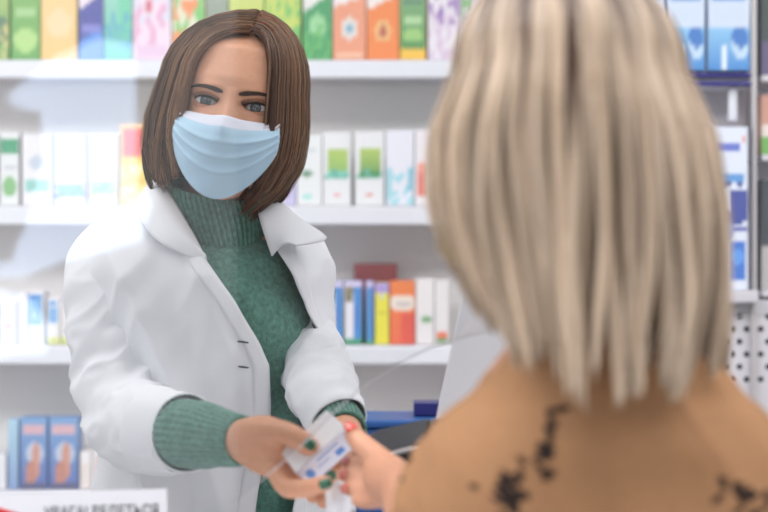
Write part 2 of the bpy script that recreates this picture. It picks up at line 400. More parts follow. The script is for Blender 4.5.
hand = lambda: design([('g',0,1,(60,90,170),(110,160,210)),('r',.1,.78,.9,.9,(214,170,180)),('e',.55,.5,.35,.16,(190,200,220)),('e',.6,.4,.16,.26,(206,140,116)),('e',.4,.2,.2,.2,(190,120,100)),('r',.05,0,.95,.08,(60,60,110))],(80,130,190))
low = [
 (-30,6,455, design([],(230,230,236)), 'low white carton at the photo edge on the lowest shelf'),
 (8,18,420, design([('g',0,1,(120,150,200),(170,210,230))],(170,200,220)), 'slim pale blue carton on the lowest shelf'),
 (20,47,418, hand(), 'blue carton with pictured hand, left of its twin on the lowest shelf'),
 (49,78,418, hand(), 'blue carton with pictured hand, second of the pair on the lowest shelf'),
 (80,91,452, design([('r',0,.7,1,1,(240,236,236))],(232,220,214)), 'slim cream carton right of the two blue cartons'),
 (92,107,452, design([('r',.2,.2,.5,.9,(220,190,190))],(232,228,230)), 'small white carton right of the cream one on the lowest shelf'),
]
for a, b, t, fn, lab in low:
    carton('medicine_box', a, b, t, 488, YS+.004, .06, fn, lab, 'medicine box', G4, rz=0, floor_z=zpx(490)+.0008)

# ------------------------------------------------------------------ the display at the right
YD = 3.2
disp = thing('display_rack', (.6, YD+.1, 0), 'white display rack with perforated panel and chrome post behind the blond customer', 'display rack')
xd = lambda px: P(px, 0, YD)[0]; zd = lambda py: P(0, py, YD)[2]
solidbox('back_panel', xd(640), xd(752), YD+.06, YD+.085, 0.0, 2.3, M['shelf'], disp)
solidbox('perforated_panel', xd(640), xd(900), YD-.02, YD+.0, zd(900), zd(300), M['shelf'], disp)
for r in range(6):
    for c in range(7):
        x = xd(723+c*14.2+(7 if r % 2 else 0)); z = zd(316+r*12.5)
        if x > xd(790): continue
        th = np.linspace(0, 2*np.pi, 14, endpoint=False)
        MB().add([(x+.0052*math.cos(t), YD-.0207, z+.0052*math.sin(t)) for t in th]+[(x+.0052*math.cos(t), YD-.0192, z+.0052*math.sin(t)) for t in th], [tuple(range(14))]+[(i,i+14,(i+1)%14+14,(i+1)%14) for i in range(14)]).build('punched_hole', M['hole'], disp, smooth=False)
solidbox('ledge', xd(640), xd(752), YD-.06, YD+.06, zd(302), zd(290), M['shelf'], disp)
for py in (75, 83.5):
    solidbox('blue_rail', xd(640), xd(750), YD-.03-.002*(py>80), YD-.012, zd(py+3.6), zd(py), M['navy'], disp)
solidbox('rail_back', xd(640), xd(750), YD-.012, YD+.06, zd(89), zd(72.5), M['white_p'], disp)
mbp = MB(); mbp.add(*tube([(*P(754, 0, YD-.03)[:2], 0.0, .0052), (*P(754, 0, YD-.03)[:2], 1.2, .0052), (*P(754, 0, YD-.03)[:2], 2.4, .0052)], 8, 20))
mbp.build('post', M['chrome'], disp)
solidbox('price_clip', xd(727), xd(736), YD-.015, YD-.006, zd(122), zd(88), M['white_p'], disp)
tp = lambda: design([('g',.0,.32,(36,130,206),(130,190,230)),('r',.06,.55,.94,.66,(40,130,200)),('e',.82,.605,.1,.05,(220,236,246)),('e',.78,.2,.2,.12,(190,216,236)),('e',.78,.25,.22,.08,(20,110,190)),('r',.3,.0,.42,.2,(226,238,246)),('r',.1,.36,.9,.5,(200,214,232)),('r',.1,.72,.9,.76,(190,206,230))],(206,218,236))
for a, b, lab in ((625,664,'blue and white toothbrush pack on the top rail, partly behind the blond hair'),(667,705,'blue and white pack on the top blue rail nearest the blond hair'),(708,750,'blue and white pack on the top blue rail beside the chrome post')):
    carton('toothpaste_box', a, b, -60, 72, YD-.03, .05, tp(), lab, 'carton', 'blue and white packs on the top rail', floor_z=zd(72.5)+.0006)
tall = design([('r',.1,.86,.8,.9,(90,110,200)),('e',.9,.93,.05,.02,(226,120,90)),('r',.1,.66,.9,.71,(80,150,214)),('n',.4,.66,4,(30,60,150),6),('r',.5,.42,1,.62,(30,56,150)),('e',.25,.55,.2,.08,(222,226,236)),('r',.45,.36,1,.39,(40,60,160)),('e',.3,.36,.3,.07,(120,150,210)),('r',.45,.06,.95,.3,(30,110,206)),('e',.7,.2,.2,.05,(80,150,230))],(222,228,242))
carton('electric_toothbrush_box', 711, 748, 127, 290, YD-.045, .04, tall, 'tall white carton with dark blue device picture beside the chrome post', 'carton', floor_z=zd(290)+.0006, nu=28, nv=80)
carton('electric_toothbrush_box', 660, 709, 122, 290, YD-.04, .04, design([('r',.5,.2,.95,.7,(200,200,226))],(220,224,238)), 'tall white carton mostly hidden by the blond hair', 'carton', floor_z=zd(290)+.0006)
# neighbour bay beyond the post
bay = thing('display_rack', (.9, YD+.1, 0), 'neighbouring display bay at the photo edge right of the chrome post', 'display rack')
solidbox('back_panel', xd(759), xd(900), YD+.14, YD+.16, 0, 2.3, M['white_p'], bay)
for py in (76, 155, 290): solidbox('shelf', xd(759), xd(900), YD-.02, YD+.14, zd(py+7), zd(py), M['shelf'], bay)
for t, b, fn, lab, py in ((-40,74,design([('r',0,.3,1,.8,(30,60,50)),('r',0,.85,1,1,(90,50,140))],(90,80,120)),'dark green and purple carton in the top of the right bay',76),
                      (95,153,design([('r',0,.5,1,1,(206,150,130)),('r',0,0,1,.3,(110,180,80))],(236,220,214)),'pink and green carton on the middle of the right bay',155),
                      (180,288,design([('r',0,0,1,.4,(190,186,184))],(34,52,62)),'black carton with grey base low in the right bay',290)):
    carton('cosmetics_box', 761, 800, t, b, YD-.01, .06, fn, lab, 'carton', floor_z=zd(py)+.0006)

# ------------------------------------------------------------------ counter and screen
CT = 1.03
cnt = thing('counter', (0, 1.78, 0), 'white pharmacy counter between pharmacist and customer', 'counter')
solidbox('worktop', -1.6, 1.6, 1.61, 2.03, CT-.04, CT, M['counter'], cnt, .006)
solidbox('body', -1.55, 1.55, 1.68, 1.96, 0, CT-.04, M['wallm'], cnt)
YG = 1.77
line = [(96,640),(160,570),(228,508),(262,480),(300,447),(345,402),(390,369),(445,343),(520,326),(620,318),(760,316)]
L3 = np.array([P(x, y, YG) for x, y in line]); L3 = cr(L3, 60)
poly = [(-1.3, CT+.001)]+[(L3[0][0]-.02, CT+.001)]+[(q[0], q[2]) for q in L3 if q[2] > CT+.01]+[(1.3, L3[-1][2]), (1.3, 2.2), (-1.3, 2.2)]
v, f = prism(poly, YG-.0025, YG+.0025)
scr = thing('protective_screen', (0, YG, CT), 'clear protective screen on the counter with curved hand opening', 'screen')
sp = MB().add(v, f).build('pane', M['glass'], scr, smooth=False)
eg = np.hstack([L3[L3[:, 2] > CT+.01], np.full((int((L3[:, 2] > CT+.01).sum()), 1), .0007)])
MB().add(*tube(eg, 70, 8)).build('polished_edge', M['elastic'], scr)

# sign on the screen
sg = thing('sign', P(80, 530, YG-.004), 'white paper notice with grey heading stuck low on the clear screen', 'sign')
q = [P(-60, 496, YG-.004), P(167, 488.5, YG-.004), P(169, 600, YG-.004), P(-60, 600, YG-.004)]
v, f = prism([(p[0], p[2]) for p in q][::-1], YG-.0042, YG-.0034)
MB().add(v, f).build('sheet', M['paper'], sg, smooth=False)
cu = bpy.data.curves.new('heading', 'FONT'); cu.body = 'УВАГА! ВЕДЕТЬСЯ'; cu.size = .0150; cu.extrude = .0002; cu.offset = .0001
to = bpy.data.objects.new('heading', cu); COL.objects.link(to)
bpy.context.view_layer.update(); me = bpy.data.meshes.new_from_object(to.evaluated_get(bpy.context.evaluated_depsgraph_get()))
bpy.data.objects.remove(to)
wd = max(v.co.x for v in me.vertices)
to = bpy.data.objects.new('heading', me); COL.objects.link(to); me.materials.clear(); me.materials.append(M['ink'])
for v_ in me.vertices: v_.co.x *= (158-44)*YG/F/wd
to.location = P(44, 518, YG-.0048); to.rotation_euler = (math.pi/2, math.radians(-1.6), 0); put(to, sg)
rd = [P(-30, 505, YG), P(0, 507, YG), P(14, 511, YG), P(34, 517, YG), P(60, 545, YG), P(-30, 545, YG)]
v, f = prism([(p[0], p[2]) for p in rd][::-1], YG-.0048, YG-.0043)
MB().add(v, f).build('red_mark', M['red'], sg, smooth=False)

# card terminal on its stand
tm = thing('card_terminal', (*P(413, 500, 1.88)[:2], CT), 'black card payment terminal on a stand beside the white box being handed over', 'card terminal')
c0 = P(413, 444, 1.88)
def slab(cx, cy, cz, L, Wd, T, rot, name, m, par, bevel=.008):
    v, f = boxv(-L/2, L/2, -Wd/2, Wd/2, -T/2, T/2)
    R = rot.to_matrix()
    v = [np.array(R @ Vector(p))+np.array([cx, cy, cz]) for p in v]
    return MB().add(v, f).build(name, m, par, smooth=False, bevel=bevel)
from mathutils import Euler
r_ = Euler((math.radians(22), math.radians(-14), math.radians(-14)))
slab(c0[0], c0[1], c0[2]-.004, .115, .075, .026, r_, 'housing', M['black'], tm, .01)
def off(dx, dy, dz): return c0+np.array(r_.to_matrix() @ Vector((dx, dy, dz)))
a = off(-.012, 0, .011); slab(*a, .06, .055, .003, r_, 'display', M['grey'], tm, .001)
for i in range(3):
    for j in range(4):
        a = off(.028+i*.011, -.02+j*.0125, .0105); slab(*a, .008, .008, .004, r_, 'key', M['grey'], tm, .001)
a = off(.0, -.034, .012); b = off(-.055, -.034, .009); b2 = off(.055, -.034, .009)
MB().add(*tube([(*b, .0012), (*a, .0014), (*b2, .0012)], 12, 8)).build('chrome_edge', M['chrome'], tm)
MB().add(*tube([(c0[0]+.01, c0[1]+.02, CT+.012, .012), (c0[0]+.01, c0[1]+.02, CT+.08, .011), (c0[0], c0[1]+.01, c0[2]-.016, .013)], 14, 18)).build('stand', M['black'], tm)
MB().add(*tube([(c0[0]+.01, c0[1]+.02, CT+.001, .045), (c0[0]+.01, c0[1]+.02, CT+.012, .042)], 3, 30, caps=False)).build('base', M['black'], tm, solid=.002)

# blue tray of leaflets behind the terminal
bl = thing('storage_box', (*P(378, 425, 2.02)[:2], 0), 'blue storage box behind the card terminal', 'storage box')
YB2 = 2.6
x0, x1 = P(356, 0, YB2)[0], P(440, 0, YB2)[0]
solidbox('tub', x0, x1, YB2, YB2+.15, 1.0, P(0, 428, YB2)[2], M['blue_p'], bl, .006)
solidbox('lid', x0-.004, x1+.004, YB2-.005, YB2+.155, P(0, 428, YB2)[2], P(0, 420, YB2)[2], M['blue_p'], bl, .004)
nb = MB().add(*boxv(P(414,0,2.65)[0], P(440,0,2.65)[0], 2.65, 2.71, P(0,420,YB2)[2]+.001, P(0,403,2.65)[2])).build('small_box', mat('navy_card',(36,40,110),.4), smooth=False, bevel=.002)
tag(nb, 'small navy carton standing on the blue storage box', 'carton')
ct = thing('side_cabinet', (.05, 2.65, 0), 'low grey side cabinet carrying the blue storage box', 'cabinet')
solidbox('body', x0-.1, x1+.5, 2.56, 2.78, 0, .985, M['shelf'], ct); solidbox('top', x0-.11, x1+.51, 2.55, 2.79, .985, .9985, M['counter'], ct)

# white display panel
dp = thing('counter_display', (*P(500, 400, 1.985)[:2], CT), 'white slanted display panel between the third shelf and the blond hair', 'display stand')
qq = [P(464, 285, 1.985), P(434, 424, 1.965), P(431, 445, 1.962), P(560, 445, 1.985), P(566, 285, 2.0)]
n = len(qq)
v = [p for p in qq]+[p+np.array([.004, .014, 0]) for p in qq]
f = [tuple(range(n)), tuple(range(n, 2*n))[::-1]]+[(i, i+n, (i+1) % n+n, (i+1) % n) for i in range(n)]
MB().add(v, f).build('panel', M['panel_w'], dp, smooth=False, bevel=.003)
b = P(500, 436, 1.985)
MB().add(*tube([(b[0], b[1], CT+.01, .012), (b[0], b[1], CT+.06, .01), (b[0], b[1], b[2], .011)], 8, 16)).build('stand', M['white_p'], dp)
solidbox('base', b[0]-.06, b[0]+.06, b[1]-.04, b[1]+.04, CT+.0005, CT+.012, M['white_p'], dp)

# ------------------------------------------------------------------ heads
ZT = [-.114,-.108,-.09,-.065,-.04,0,.03,.07,.098,.112,.118]
WT = [.006,.024,.043,.056,.063,.070,.073,.067,.047,.024,.002]
FT = [.078,.086,.092,.093,.091,.090,.094,.083,.055,.026,.002]
BT = [-.06,-.045,.0,.045,.07,.088,.094,.084,.056,.027,.002]
def gs(x, s): return np.exp(-(x/s)**2)
def feats(x, z, hole=True):
    ax = np.abs(x)
    d = -.0045*gs(ax-.031, .019)*gs(z-.001, .012)
    if hole: d = d-.016*np.exp(-(((ax-.0305)/.0150)**2+((z-.0)/.0085)**2)**2)
    nz = np.interp(z, [-.052, -.045, -.036, -.02, .0, .02], [0, .012, .021, .014, .007, 0])
    nw = np.interp(z, [-.05, -.036, -.01, .02], [.014, .012, .0085, .008])
    d = d+nz*np.exp(-(x/nw)**2)
    d = d+.0035*gs(ax-.028, .018)*gs(z-.018, .007)
    d = d+.005*gs(ax-.043, .02)*gs(z+.032, .02)
    d = d+.005*gs(x, .02)*gs(z+.067, .009)-.003*gs(x, .018)*gs(z+.067, .002)
    d = d+.004*gs(x, .016)*gs(z+.1, .012)
    return d
def facey(x, z, hole=False):
    w_ = tbl(z, ZT, WT); f_ = tbl(z, ZT, FT); n = 2.25
    return -f_*(np.clip(1-np.abs(x/w_)**n, 0, 1))**(1/n)-feats(x, z, hole)
def head_mesh(mb, X):
    nz, na = 240, 220
    zz = np.concatenate([np.linspace(-.114, .118, nz)]); th = np.linspace(0, 2*np.pi, na, endpoint=False)
    # keep the table corners soft
    ks = np.ones(9)/9
    def sm(t):
        y = tbl(zz, ZT, t); yp = np.pad(y, 4, mode='edge'); return np.convolve(yp, ks, 'valid')
    w_, f_, b_ = sm(WT), sm(FT), sm(BT)
    n = 2.25
    s, c = np.sin(th), np.cos(th)
    V = []
    for i, z in enumerate(zz):
        x = w_[i]*np.sign(s)*np.abs(s)**(2/n)
        d = np.where(c > 0, f_[i], b_[i])
        if b_[i] < 0:   # under the jaw both halves lie forward
            mid = (f_[i]-b_[i])/2-b_[i]*0
            yc = -(f_[i]-b_[i])/2; hl = (f_[i]+b_[i])/2
            y = yc-hl*0-np.sign(c)*np.abs(c)**(2/n)*max(hl, .002); y = -(f_[i]-max(hl,.002))-np.sign(c)*np.abs(c)**(2/n)*max(hl,.002)
        else: y = -np.sign(c)*np.abs(c)**(2/n)*d
        fw = np.clip(c*2.5, 0, 1)
        y = y-feats(x, np.full_like(x, z))*fw
        V.append(np.stack([x, y, np.full_like(x, z)], 1))
    V = np.concatenate(V)
    f = ring_faces(nz, na); f.append(tuple(range(na))[::-1]); f.append(tuple((nz-1)*na+j for j in range(na)))
    mb.add(X(V), f)
    for sgn in (-1, 1):                      # ears
        pts = cr([(sgn*.066,.0,.018,.004),(sgn*.078,.008,.022,.0045),(sgn*.083,.018,.01,.0045),(sgn*.08,.016,-.012,.004),(sgn*.072,.004,-.03,.0055),(sgn*.066,-.002,-.024,.004)], 6)
        v, f = tube(pts, 24, 10); mb.add(X(v), f)
        v, f = tube([(sgn*.064,.004,-.015,.010),(sgn*.071,.008,.008,.010)], 8, 12, flat=.5); mb.add(X(v), f)
def XF(loc, rot, s=1.0):
    R = np.array(rot.to_matrix()) if hasattr(rot, 'to_matrix') else np.array(rot)
    L = np.array(loc)
    return lambda v: (np.asarray(v, float)*s) @ R.T + L
def eyes(X, parent, skin, look=(0, 0)):
    for sgn in (-1, 1):
        ex = sgn*.0305; surf = float(facey(np.array(ex), np.array(0.0)))
        R = .0125; yc = surf+R-.0012; k = 1.3
        # eyeball
        n1, n2 = 90, 90; V = []; C = []
        for i in range(n1):
            a = math.pi*i/(n1-1)*.5          # front half only up to equator, then back below
            for j in range(n2):
                t = 2*math.pi*j/n2
                x, z, y = R*math.sin(a)*math.cos(t), R*math.sin(a)*math.sin(t), -R*math.cos(a)
                V.append((ex+x*k, yc+y, z))
                dx, dz = x*k-look[0], z-look[1]; r = math.hypot(dx, dz)
                if r < .0029: c = s2l((14,14,16))
                elif r < .0057:
                    q = (r-.0029)/.0028; h_ = .75+.25*math.sin(t*23)*math.sin(t*7+1)
                    c = np.array(s2l((84,100,100)))*h_*(1.1-.2*q)
                elif r < .0068: c = s2l((30,36,42))
                else: c = s2l((214,205,203))
                C.append(c)
        mb = MB().add(X(V), ring_faces(n1, n2), C)
        vb = [(ex+R*k*math.cos(t)*math.sin(b), yc+R*math.cos(b)*1.0, R*math.sin(t)*math.sin(b)) for b in np.linspace(math.pi/2, .05, 8) for t in np.linspace(0, 2*np.pi, 24, endpoint=False)]
        mb.add(X(vb), ring_faces(8, 24), s2l((214,205,203)))
        mb.build('eye', M['eye'], parent)
        # lids: a skin patch with an almond opening
        na, nk = 96, 16; V = []
        hw, up, dn = .0138, .0059, .0042
        tt = np.linspace(0, 2*np.pi, na, endpoint=False)
        def margin(t):
            cx_, sz = math.cos(t), math.sin(t)
            x = hw*cx_
            z = (up if sz > 0 else dn)*np.sign(sz)*abs(sz)**1.15+.0008*cx_*1.0
            return x*sgn, z
        mg = []
        for i in range(nk):
            q = i/(nk-1)
            for t in tt:
                mx_, mz = margin(t)
                ox, oz = .0235*math.cos(t)*sgn, (.0155 if math.sin(t) > 0 else .0135)*math.sin(t)
                x = mx_*(1-q)+ox*q; z = mz*(1-q)+oz*q
                rr = 1-(x/k)**2/R**2-z*z/R**2
                yb = yc-R*math.sqrt(max(rr, 0.02))-.0009
                yf = float(facey(np.array(ex+x), np.array(z)))
                yf2 = yf+.0006*(1 if i == nk-1 else 0)
                e = q*q*(3-2*q)
                y = min(yb, yf+.003)*(1-e)+yf2*e
                if math.sin(t) > 0: y += .0016*math.exp(-((q-.38)/.09)**2)*math.sin(t)
                V.append((ex+x, y, z))
                if i == 0: mg.append((ex+x, y, z))
        f = ring_faces(nk, na, flip=(sgn > 0))
        MB().add(X(V), f).build('eyelid', M['lid'], parent)
        up_ = [mg[j] for j in range(0, na//2+1)]; lo_ = [mg[j] for j in list(range(na//2, na))+[0]]
        L = MB()
        c = np.array([(p[0], p[1]-.0004, p[2]+.0002, .0004+.0012*math.sin(math.pi*j/(len(up_)-1))**1.5) for j, p in enumerate(up_)])
        L.add(X(tube(c, 40, 8)[0]), tube(c, 40, 8)[1])
        for j in range(3, len(up_)-2):
            for rep in range(2):
                p = np.array(up_[j]); sp_ = (p[0]-ex)/hw
                l = .0055+.002*abs(sp_)
                e = p+np.array([sp_*.004+random.uniform(-.0006,.0006), -l*.75, l*.55])
                m_ = (p+e)/2+np.array([0, -.001, -.001])
                tb = tube([(*p, .00022), (*m_, .00016), (*e, .00006)], 5, 4, caps=False); L.add(X(tb[0]), tb[1])
        c = np.array([(p[0], p[1]-.0002, p[2]-.0001, .00012+.00022*math.sin(math.pi*j/(len(lo_)-1))) for j, p in enumerate(lo_)])
        tb = tube(c, 40, 6); L.add(X(tb[0]), tb[1])
        L.build('eyelashes', M['lash'], parent)
        # brow
        B = MB()
        xs = np.array([.0115, .02, .031, .042, .050]); zs = np.array([.0132, .0146, .0166, .0172, .0156])
        for i in range(620):
            u = random.random()
            bx = np.interp(u, np.linspace(0, 1, 5), xs); bz = np.interp(u, np.linspace(0, 1, 5), zs)
            th_ = .0033*(1-.7*u**2)*min(1,.55+u*3)
            bz += random.uniform(-th_, th_)*.8; 
            l = .006; dx = l*.85; dz = l*(.35*(1-u)-.18*u)
            pts = []
            for q in (0, .5, 1):
                x = sgn*(bx+dx*(q-.4)); z = bz+dz*(q-.4)
                pts.append((x, float(facey(np.array(x), np.array(z)))-.0005-.0003*q, z, .00034*(1-.7*q)))
            tb = tube(pts, 5, 4, caps=False); B.add(X(tb[0]), tb[1], np.array(s2l((66,44,34)))*random.uniform(.6,1.2))
        B.build('eyebrow', M['hair'], parent)

def strands(mb, P3, rad, cols, taper=.4):
    """P3: (n, m, 3) points; rad; cols (n, m, 3)"""
    n, m, _ = P3.shape
    t = np.gradient(P3, axis=1); t /= np.linalg.norm(t, axis=2, keepdims=True)+1e-9
    ref = np.tile(np.array([.3, .9, .31]), (n, m, 1))
    a = np.cross(t, ref); a /= np.linalg.norm(a, axis=2, keepdims=True)+1e-9; b = np.cross(t, a)
    r = (rad*(1-taper*np.linspace(0, 1, m)**3))[None, :, None]*np.ones((n, 1, 1))
    V = np.stack([P3+r*(a*math.cos(q)+b*math.sin(q)) for q in (0, 2.094, 4.189)], 2)  # n m 3 3
    base = np.arange(n)[:, None, None]*m*3+np.arange(m-1)[None, :, None]*3
    k = np.arange(3)[None, None, :]
    A = base+k; B = base+(k+1) % 3; C = B+3; D = A+3
    f = np.stack([A, B, C, D], -1).reshape(-1, 4)
    mb.add(V.reshape(-1, 3), f.tolist(), np.repeat(cols.reshape(-1, 3), 3, 0))
def bob_paths(n, m, seed, prof, tipz, phimin, part, zs, layer, side=None, clump=0.0, wave=0.0, sweep=None, phimax=180, tipvar=.014):
    """hair falling from a parting over the head: returns (n,m,3) local points, azimuth and side"""
    r = np.random.default_rng(seed)
    out = np.zeros((n, m, 3)); ph = np.zeros(n); sd = np.zeros(n)
    s = np.linspace(0, 1, m)
    for i in range(n):
        sg_ = 1 if r.random() < .5 else -1
        if side: sg_ = side
        u = r.random()
        pm = phimin
        phi = math.radians(pm+(phimax-pm)*u)
        lay = layer[0]+(layer[1]-layer[0])*r.random()**.6
        # root along the parting
        pt = part(u, sg_)
        pt = np.array(pt)+r.normal(0, .0015, 3)*np.array([1, 1.5, .3])
        tz = tipz(phi, sg_)+r.normal(0, .006)+tipvar*r.random()**2.5
        L1 = .40
        cl = r.normal(0, 1, 2)
        for j, q in enumerate(s):
            if q < L1:
                a = q/L1*math.pi/2
                sx, sy = prof(zs, phi, sg_)
                x = pt[0]+(sx*lay-pt[0])*math.sin(a); y = pt[1]+(sy*lay-pt[1])*math.sin(a)
                z = zs+(pt[2]*1.0-zs)*math.cos(a)
                # keep lift of layer on top
                z += (lay-1)*.06*math.cos(a)
            else:
                e = (q-L1)/(1-L1); z = zs+(tz-zs)*e
                sx, sy = prof(z, phi, sg_)
                x, y = sx*lay, sy*lay
            out[i, j] = (x, y, z)
        ph[i] = phi; sd[i] = sg_
    return out, ph, sd

# ------------------------------------------------------------------ PHARMACIST
ph = thing('person', (*P(215, 0, 2.27)[:2], 0), 'pharmacist with brown bob, blue face mask, green turtleneck and white lab coat', 'person')
HC = P(233, 106, 2.15); HC = HC+np.array([0, .090, 0])
HR = Euler((math.radians(-2), math.radians(8.5), math.radians(-3)), 'XYZ')
XH = XF(HC, HR)
eye_look = (0.0, 0.0002)

def hand_parts(mb, wrist, wr, palm, fingers):
    """palm: list of tube controls; fingers: lists of (pt, r)"""
    for t in palm: mb.add(*tube(t, 16, 20))
    for fg in fingers: mb.add(*tube(fg, 34, 18))
def nail(pt, tip, normal, w_, m, parent, lift=.0):
    """small curved nail plate lying on the back of a fingertip"""
    d = np.array(tip)-np.array(pt); L = np.linalg.norm(d); d /= L
    nrm = np.array(normal, float); nrm -= (nrm@d)*d; nrm /= np.linalg.norm(nrm); s_ = np.cross(d, nrm)
    V = []
    nu_, nv_ = 9, 9
    for i in range(nu_):
        u = i/(nu_-1)
        for j in range(nv_):
            a = (j/(nv_-1)-.5)*1.9
            ww = w_*(1-.45*max(0, abs(u-.45)-.3)/.25*1.0) if abs(u-.45) > .3 else w_
            V.append(np.array(pt)+d*L*u+s_*math.sin(a)*ww+nrm*(math.cos(a)*w_*.85-w_*.80+lift-.0012*u*u))
    o = MB().add(V, grid_faces(nu_, nv_)).build('fingernail', m, parent, solid=.0007)
    return o
def T(lst): return [(*P(a, b, c), r) for a, b, c, r in lst]

arms = MB()
# right arm (viewer's left) with the hand that passes the box
arms.add(*tube(T([(118,262,2.25,.036),(118,330,2.23,.038),(130,410,2.16,.034),(150,432,2.09,.031),(200,438,1.97,.026),(238,441,1.905,.0205)]), 50, 26))
arms.add(*tube(T([(236,440,1.905,.0205),(252,438,1.885,.0215),(268,441,1.865,.0225),(276,449,1.855,.019)]), 20, 24))
arms.add(*tube(T([(244,447,1.895,.017),(262,456,1.87,.019),(276,464,1.86,.0165)]), 16, 20))
arms.add(*tube(T([(246,432,1.885,.015),(264,431,1.857,.0165),(279,433,1.84,.0135)]), 16, 20))
FR = {
 'thumb': T([(258,431,1.865,.0150),(272,431,1.845,.0138),(286,433,1.832,.0118),(298,439,1.824,.0117),(309,446,1.820,.0102)]),
 'index': T([(266,452,1.862,.0115),(275,468,1.845,.0112),(286,486,1.826,.0108),(299,489,1.812,.0098),(312,487,1.806,.0094),(325,483,1.803,.0083)]),
 'middle': T([(268,450,1.875,.0115),(281,462,1.868,.0108),(296,476,1.86,.0102),(312,478,1.853,.0096),(330,476,1.848,.0084)]),
 'ring': T([(264,448,1.888,.011),(276,456,1.89,.0105),(292,468,1.888,.0098),(308,470,1.884,.0092),(322,467,1.88,.008)]),
 'little': T([(258,446,1.898,.0098),(268,452,1.905,.0092),(280,461,1.908,.0085),(294,462,1.905,.0078),(304,458,1.90,.007)]),
}
for k_, t_ in FR.items(): arms.add(*tube(t_, 34, 18))
# left arm, its hand under the box
arms.add(*tube(T([(298,262,2.33,.034),(304,330,2.32,.034),(315,368,2.24,.031),(328,402,2.12,.027),(341,424,2.07,.022),(346,438,2.015,.020)]), 50, 26))
arms.add(*tube(T([(346,438,2.015,.020),(347,453,1.96,.023),(341,466,1.915,.021)]), 20, 24))
FL = {
 'thumb': T([(353,447,1.945,.013),(356,461,1.92,.0115),(352,474,1.905,.0098)]),
 'index': T([(346,466,1.915,.0115),(345,478,1.895,.0105),(341,490,1.882,.0097),(335,498,1.876,.0085)]),
 'middle': T([(338,467,1.92,.0115),(335,481,1.90,.0105),(330,494,1.888,.0097),(324,501,1.882,.0085)]),
 'ring': T([(330,464,1.93,.011),(325,477,1.912,.0102),(319,489,1.902,.0092),(313,496,1.896,.008)]),
 'little': T([(324,459,1.94,.0098),(317,470,1.928,.009),(311,480,1.92,.008),(306,486,1.915,.007)]),
}
for t_ in FL.values(): arms.add(*tube(t_, 34, 18))
# trunk and neck
arms.add(*tube(T([(215,480,2.30,.12),(215,400,2.30,.11),(212,300,2.30,.115),(212,255,2.30,.095)]), 20, 40, flat=.75))
arms.add(*tube(T([(120,262,2.27,.036),(165,252,2.30,.040),(212,250,2.32,.045),(262,254,2.33,.040),(300,262,2.335,.034)]), 30, 28))
arms.add(*tube(T([(216,245,2.32,.052),(219,210,2.30,.050),(226,180,2.275,.050),(231,150,2.26,.052)]), 30, 36))
bv, bf = remeshed(arms, .0022, 5, .5)
body = MB().add(bv, bf)
head_mesh(body, XH)
body.build('body', M['skin'], ph)
eyes(XH, ph, M['skin'], eye_look)
def nail_on(fg, normal, w_, m, parent, k0=-.0035, L=.0125):
    a, b = np.array(fg[-2][:3]), np.array(fg[-1][:3]); r0, r1 = fg[-2][3], fg[-1][3]
    d = (b-a)/np.linalg.norm(b-a); n_ = np.array(normal, float); n_ -= (n_@d)*d; n_ /= np.linalg.norm(n_)
    p = b+d*k0; q = p+d*L
    nail(p+n_*(r1+.0012), q+n_*(r1-.0006), n_, w_, m, parent)
nail_on(FR['thumb'], (-.1,-1,.55), .0072, M['nail_g'], ph)
nail_on(FR['index'], (.1,-1,.0), .0062, M['nail_g'], ph)
nail_on(FR['middle'], (0,-1,.2), .006, M['nail_g'], ph)

# hair of the pharmacist
def prof_bob(z, phi, sg_):
    Wz = np.interp(z, [-.13,-.115,-.095,-.06,-.02,.02,.06], [.054,.068,.088,.102,.103,.097,.086])
    Fz = np.interp(z, [-.13,-.10,-.05,.0,.03,.06], [.070,.082,.092,.096,.100,.100])
    Bz = np.interp(z, [-.13,-.10,-.05,.0,.06], [.075,.095,.108,.112,.104])
    x = Wz*math.sin(phi)*sg_; c = math.cos(phi)
    y = -c*(Fz if c > 0 else Bz)
    if sg_ < 0: x *= 1.05
    else: x *= np.interp(z, [-.12,-.09,-.05,.03], [.66,.79,.845,.85])
    return x, y
def tip_bob(phi, sg_):
    d = math.degrees(phi)
    t = np.interp(d, [30, 60, 100, 180], [-.088, -.105, -.108, -.10])
    return t - (.011 if sg_ > 0 else -.008)
def part_bob(u, sg_):
    y = -.074+.11*u**.8
    z = np.interp(-y, [-.04,.0,.03,.055,.074], [.121,.123,.116,.102,.088])
    return (.004+.003*sg_+ .008*(1-u), y, z+.004)
HB = MB()
# under-layer of hair that closes the head
for sg_ in (-1, 1):
    nu_, mm = 40, 22; V = []
    for i in range(nu_):
        u = i/(nu_-1); phi = math.radians(36+(180-36)*u); pt = part_bob(u, sg_)
        tz = tip_bob(phi, sg_)+.008; zs = .03
        for j in range(mm):
            q = j/(mm-1)
            if q < .4:
                a = q/.4*math.pi/2; sx, sy = prof_bob(zs, phi, sg_)
                x = pt[0]+(sx*.93-pt[0])*math.sin(a); y = pt[1]+(sy*.93-pt[1])*math.sin(a); z = zs+(pt[2]-.006-zs)*math.cos(a)
            else:
                e = (q-.4)/.6; z = zs+(tz-zs)*e; sx, sy = prof_bob(z, phi, sg_); x, y = sx*.93, sy*.93
            V.append((x, y, z))
    HB.add(XH(V), grid_faces(nu_, mm), s2l((62,44,36)))
def hair_cols(nst, m, base, lo, hi, seed, streak=None):
    r = np.random.default_rng(seed)
    t = r.random((nst, 1, 1)); c = np.array(s2l(lo))[None, None]*(1-t)+np.array(s2l(hi))[None, None]*t
    c = np.tile(c, (1, m, 1)); s = np.linspace(0, 1, m)[None, :, None]
    return c, s
nst, m = 7500, 18
Pt, phi_, sd_ = bob_paths(nst, m, 3, prof_bob, tip_bob, 31, part_bob, .03, (.94, 1.02))
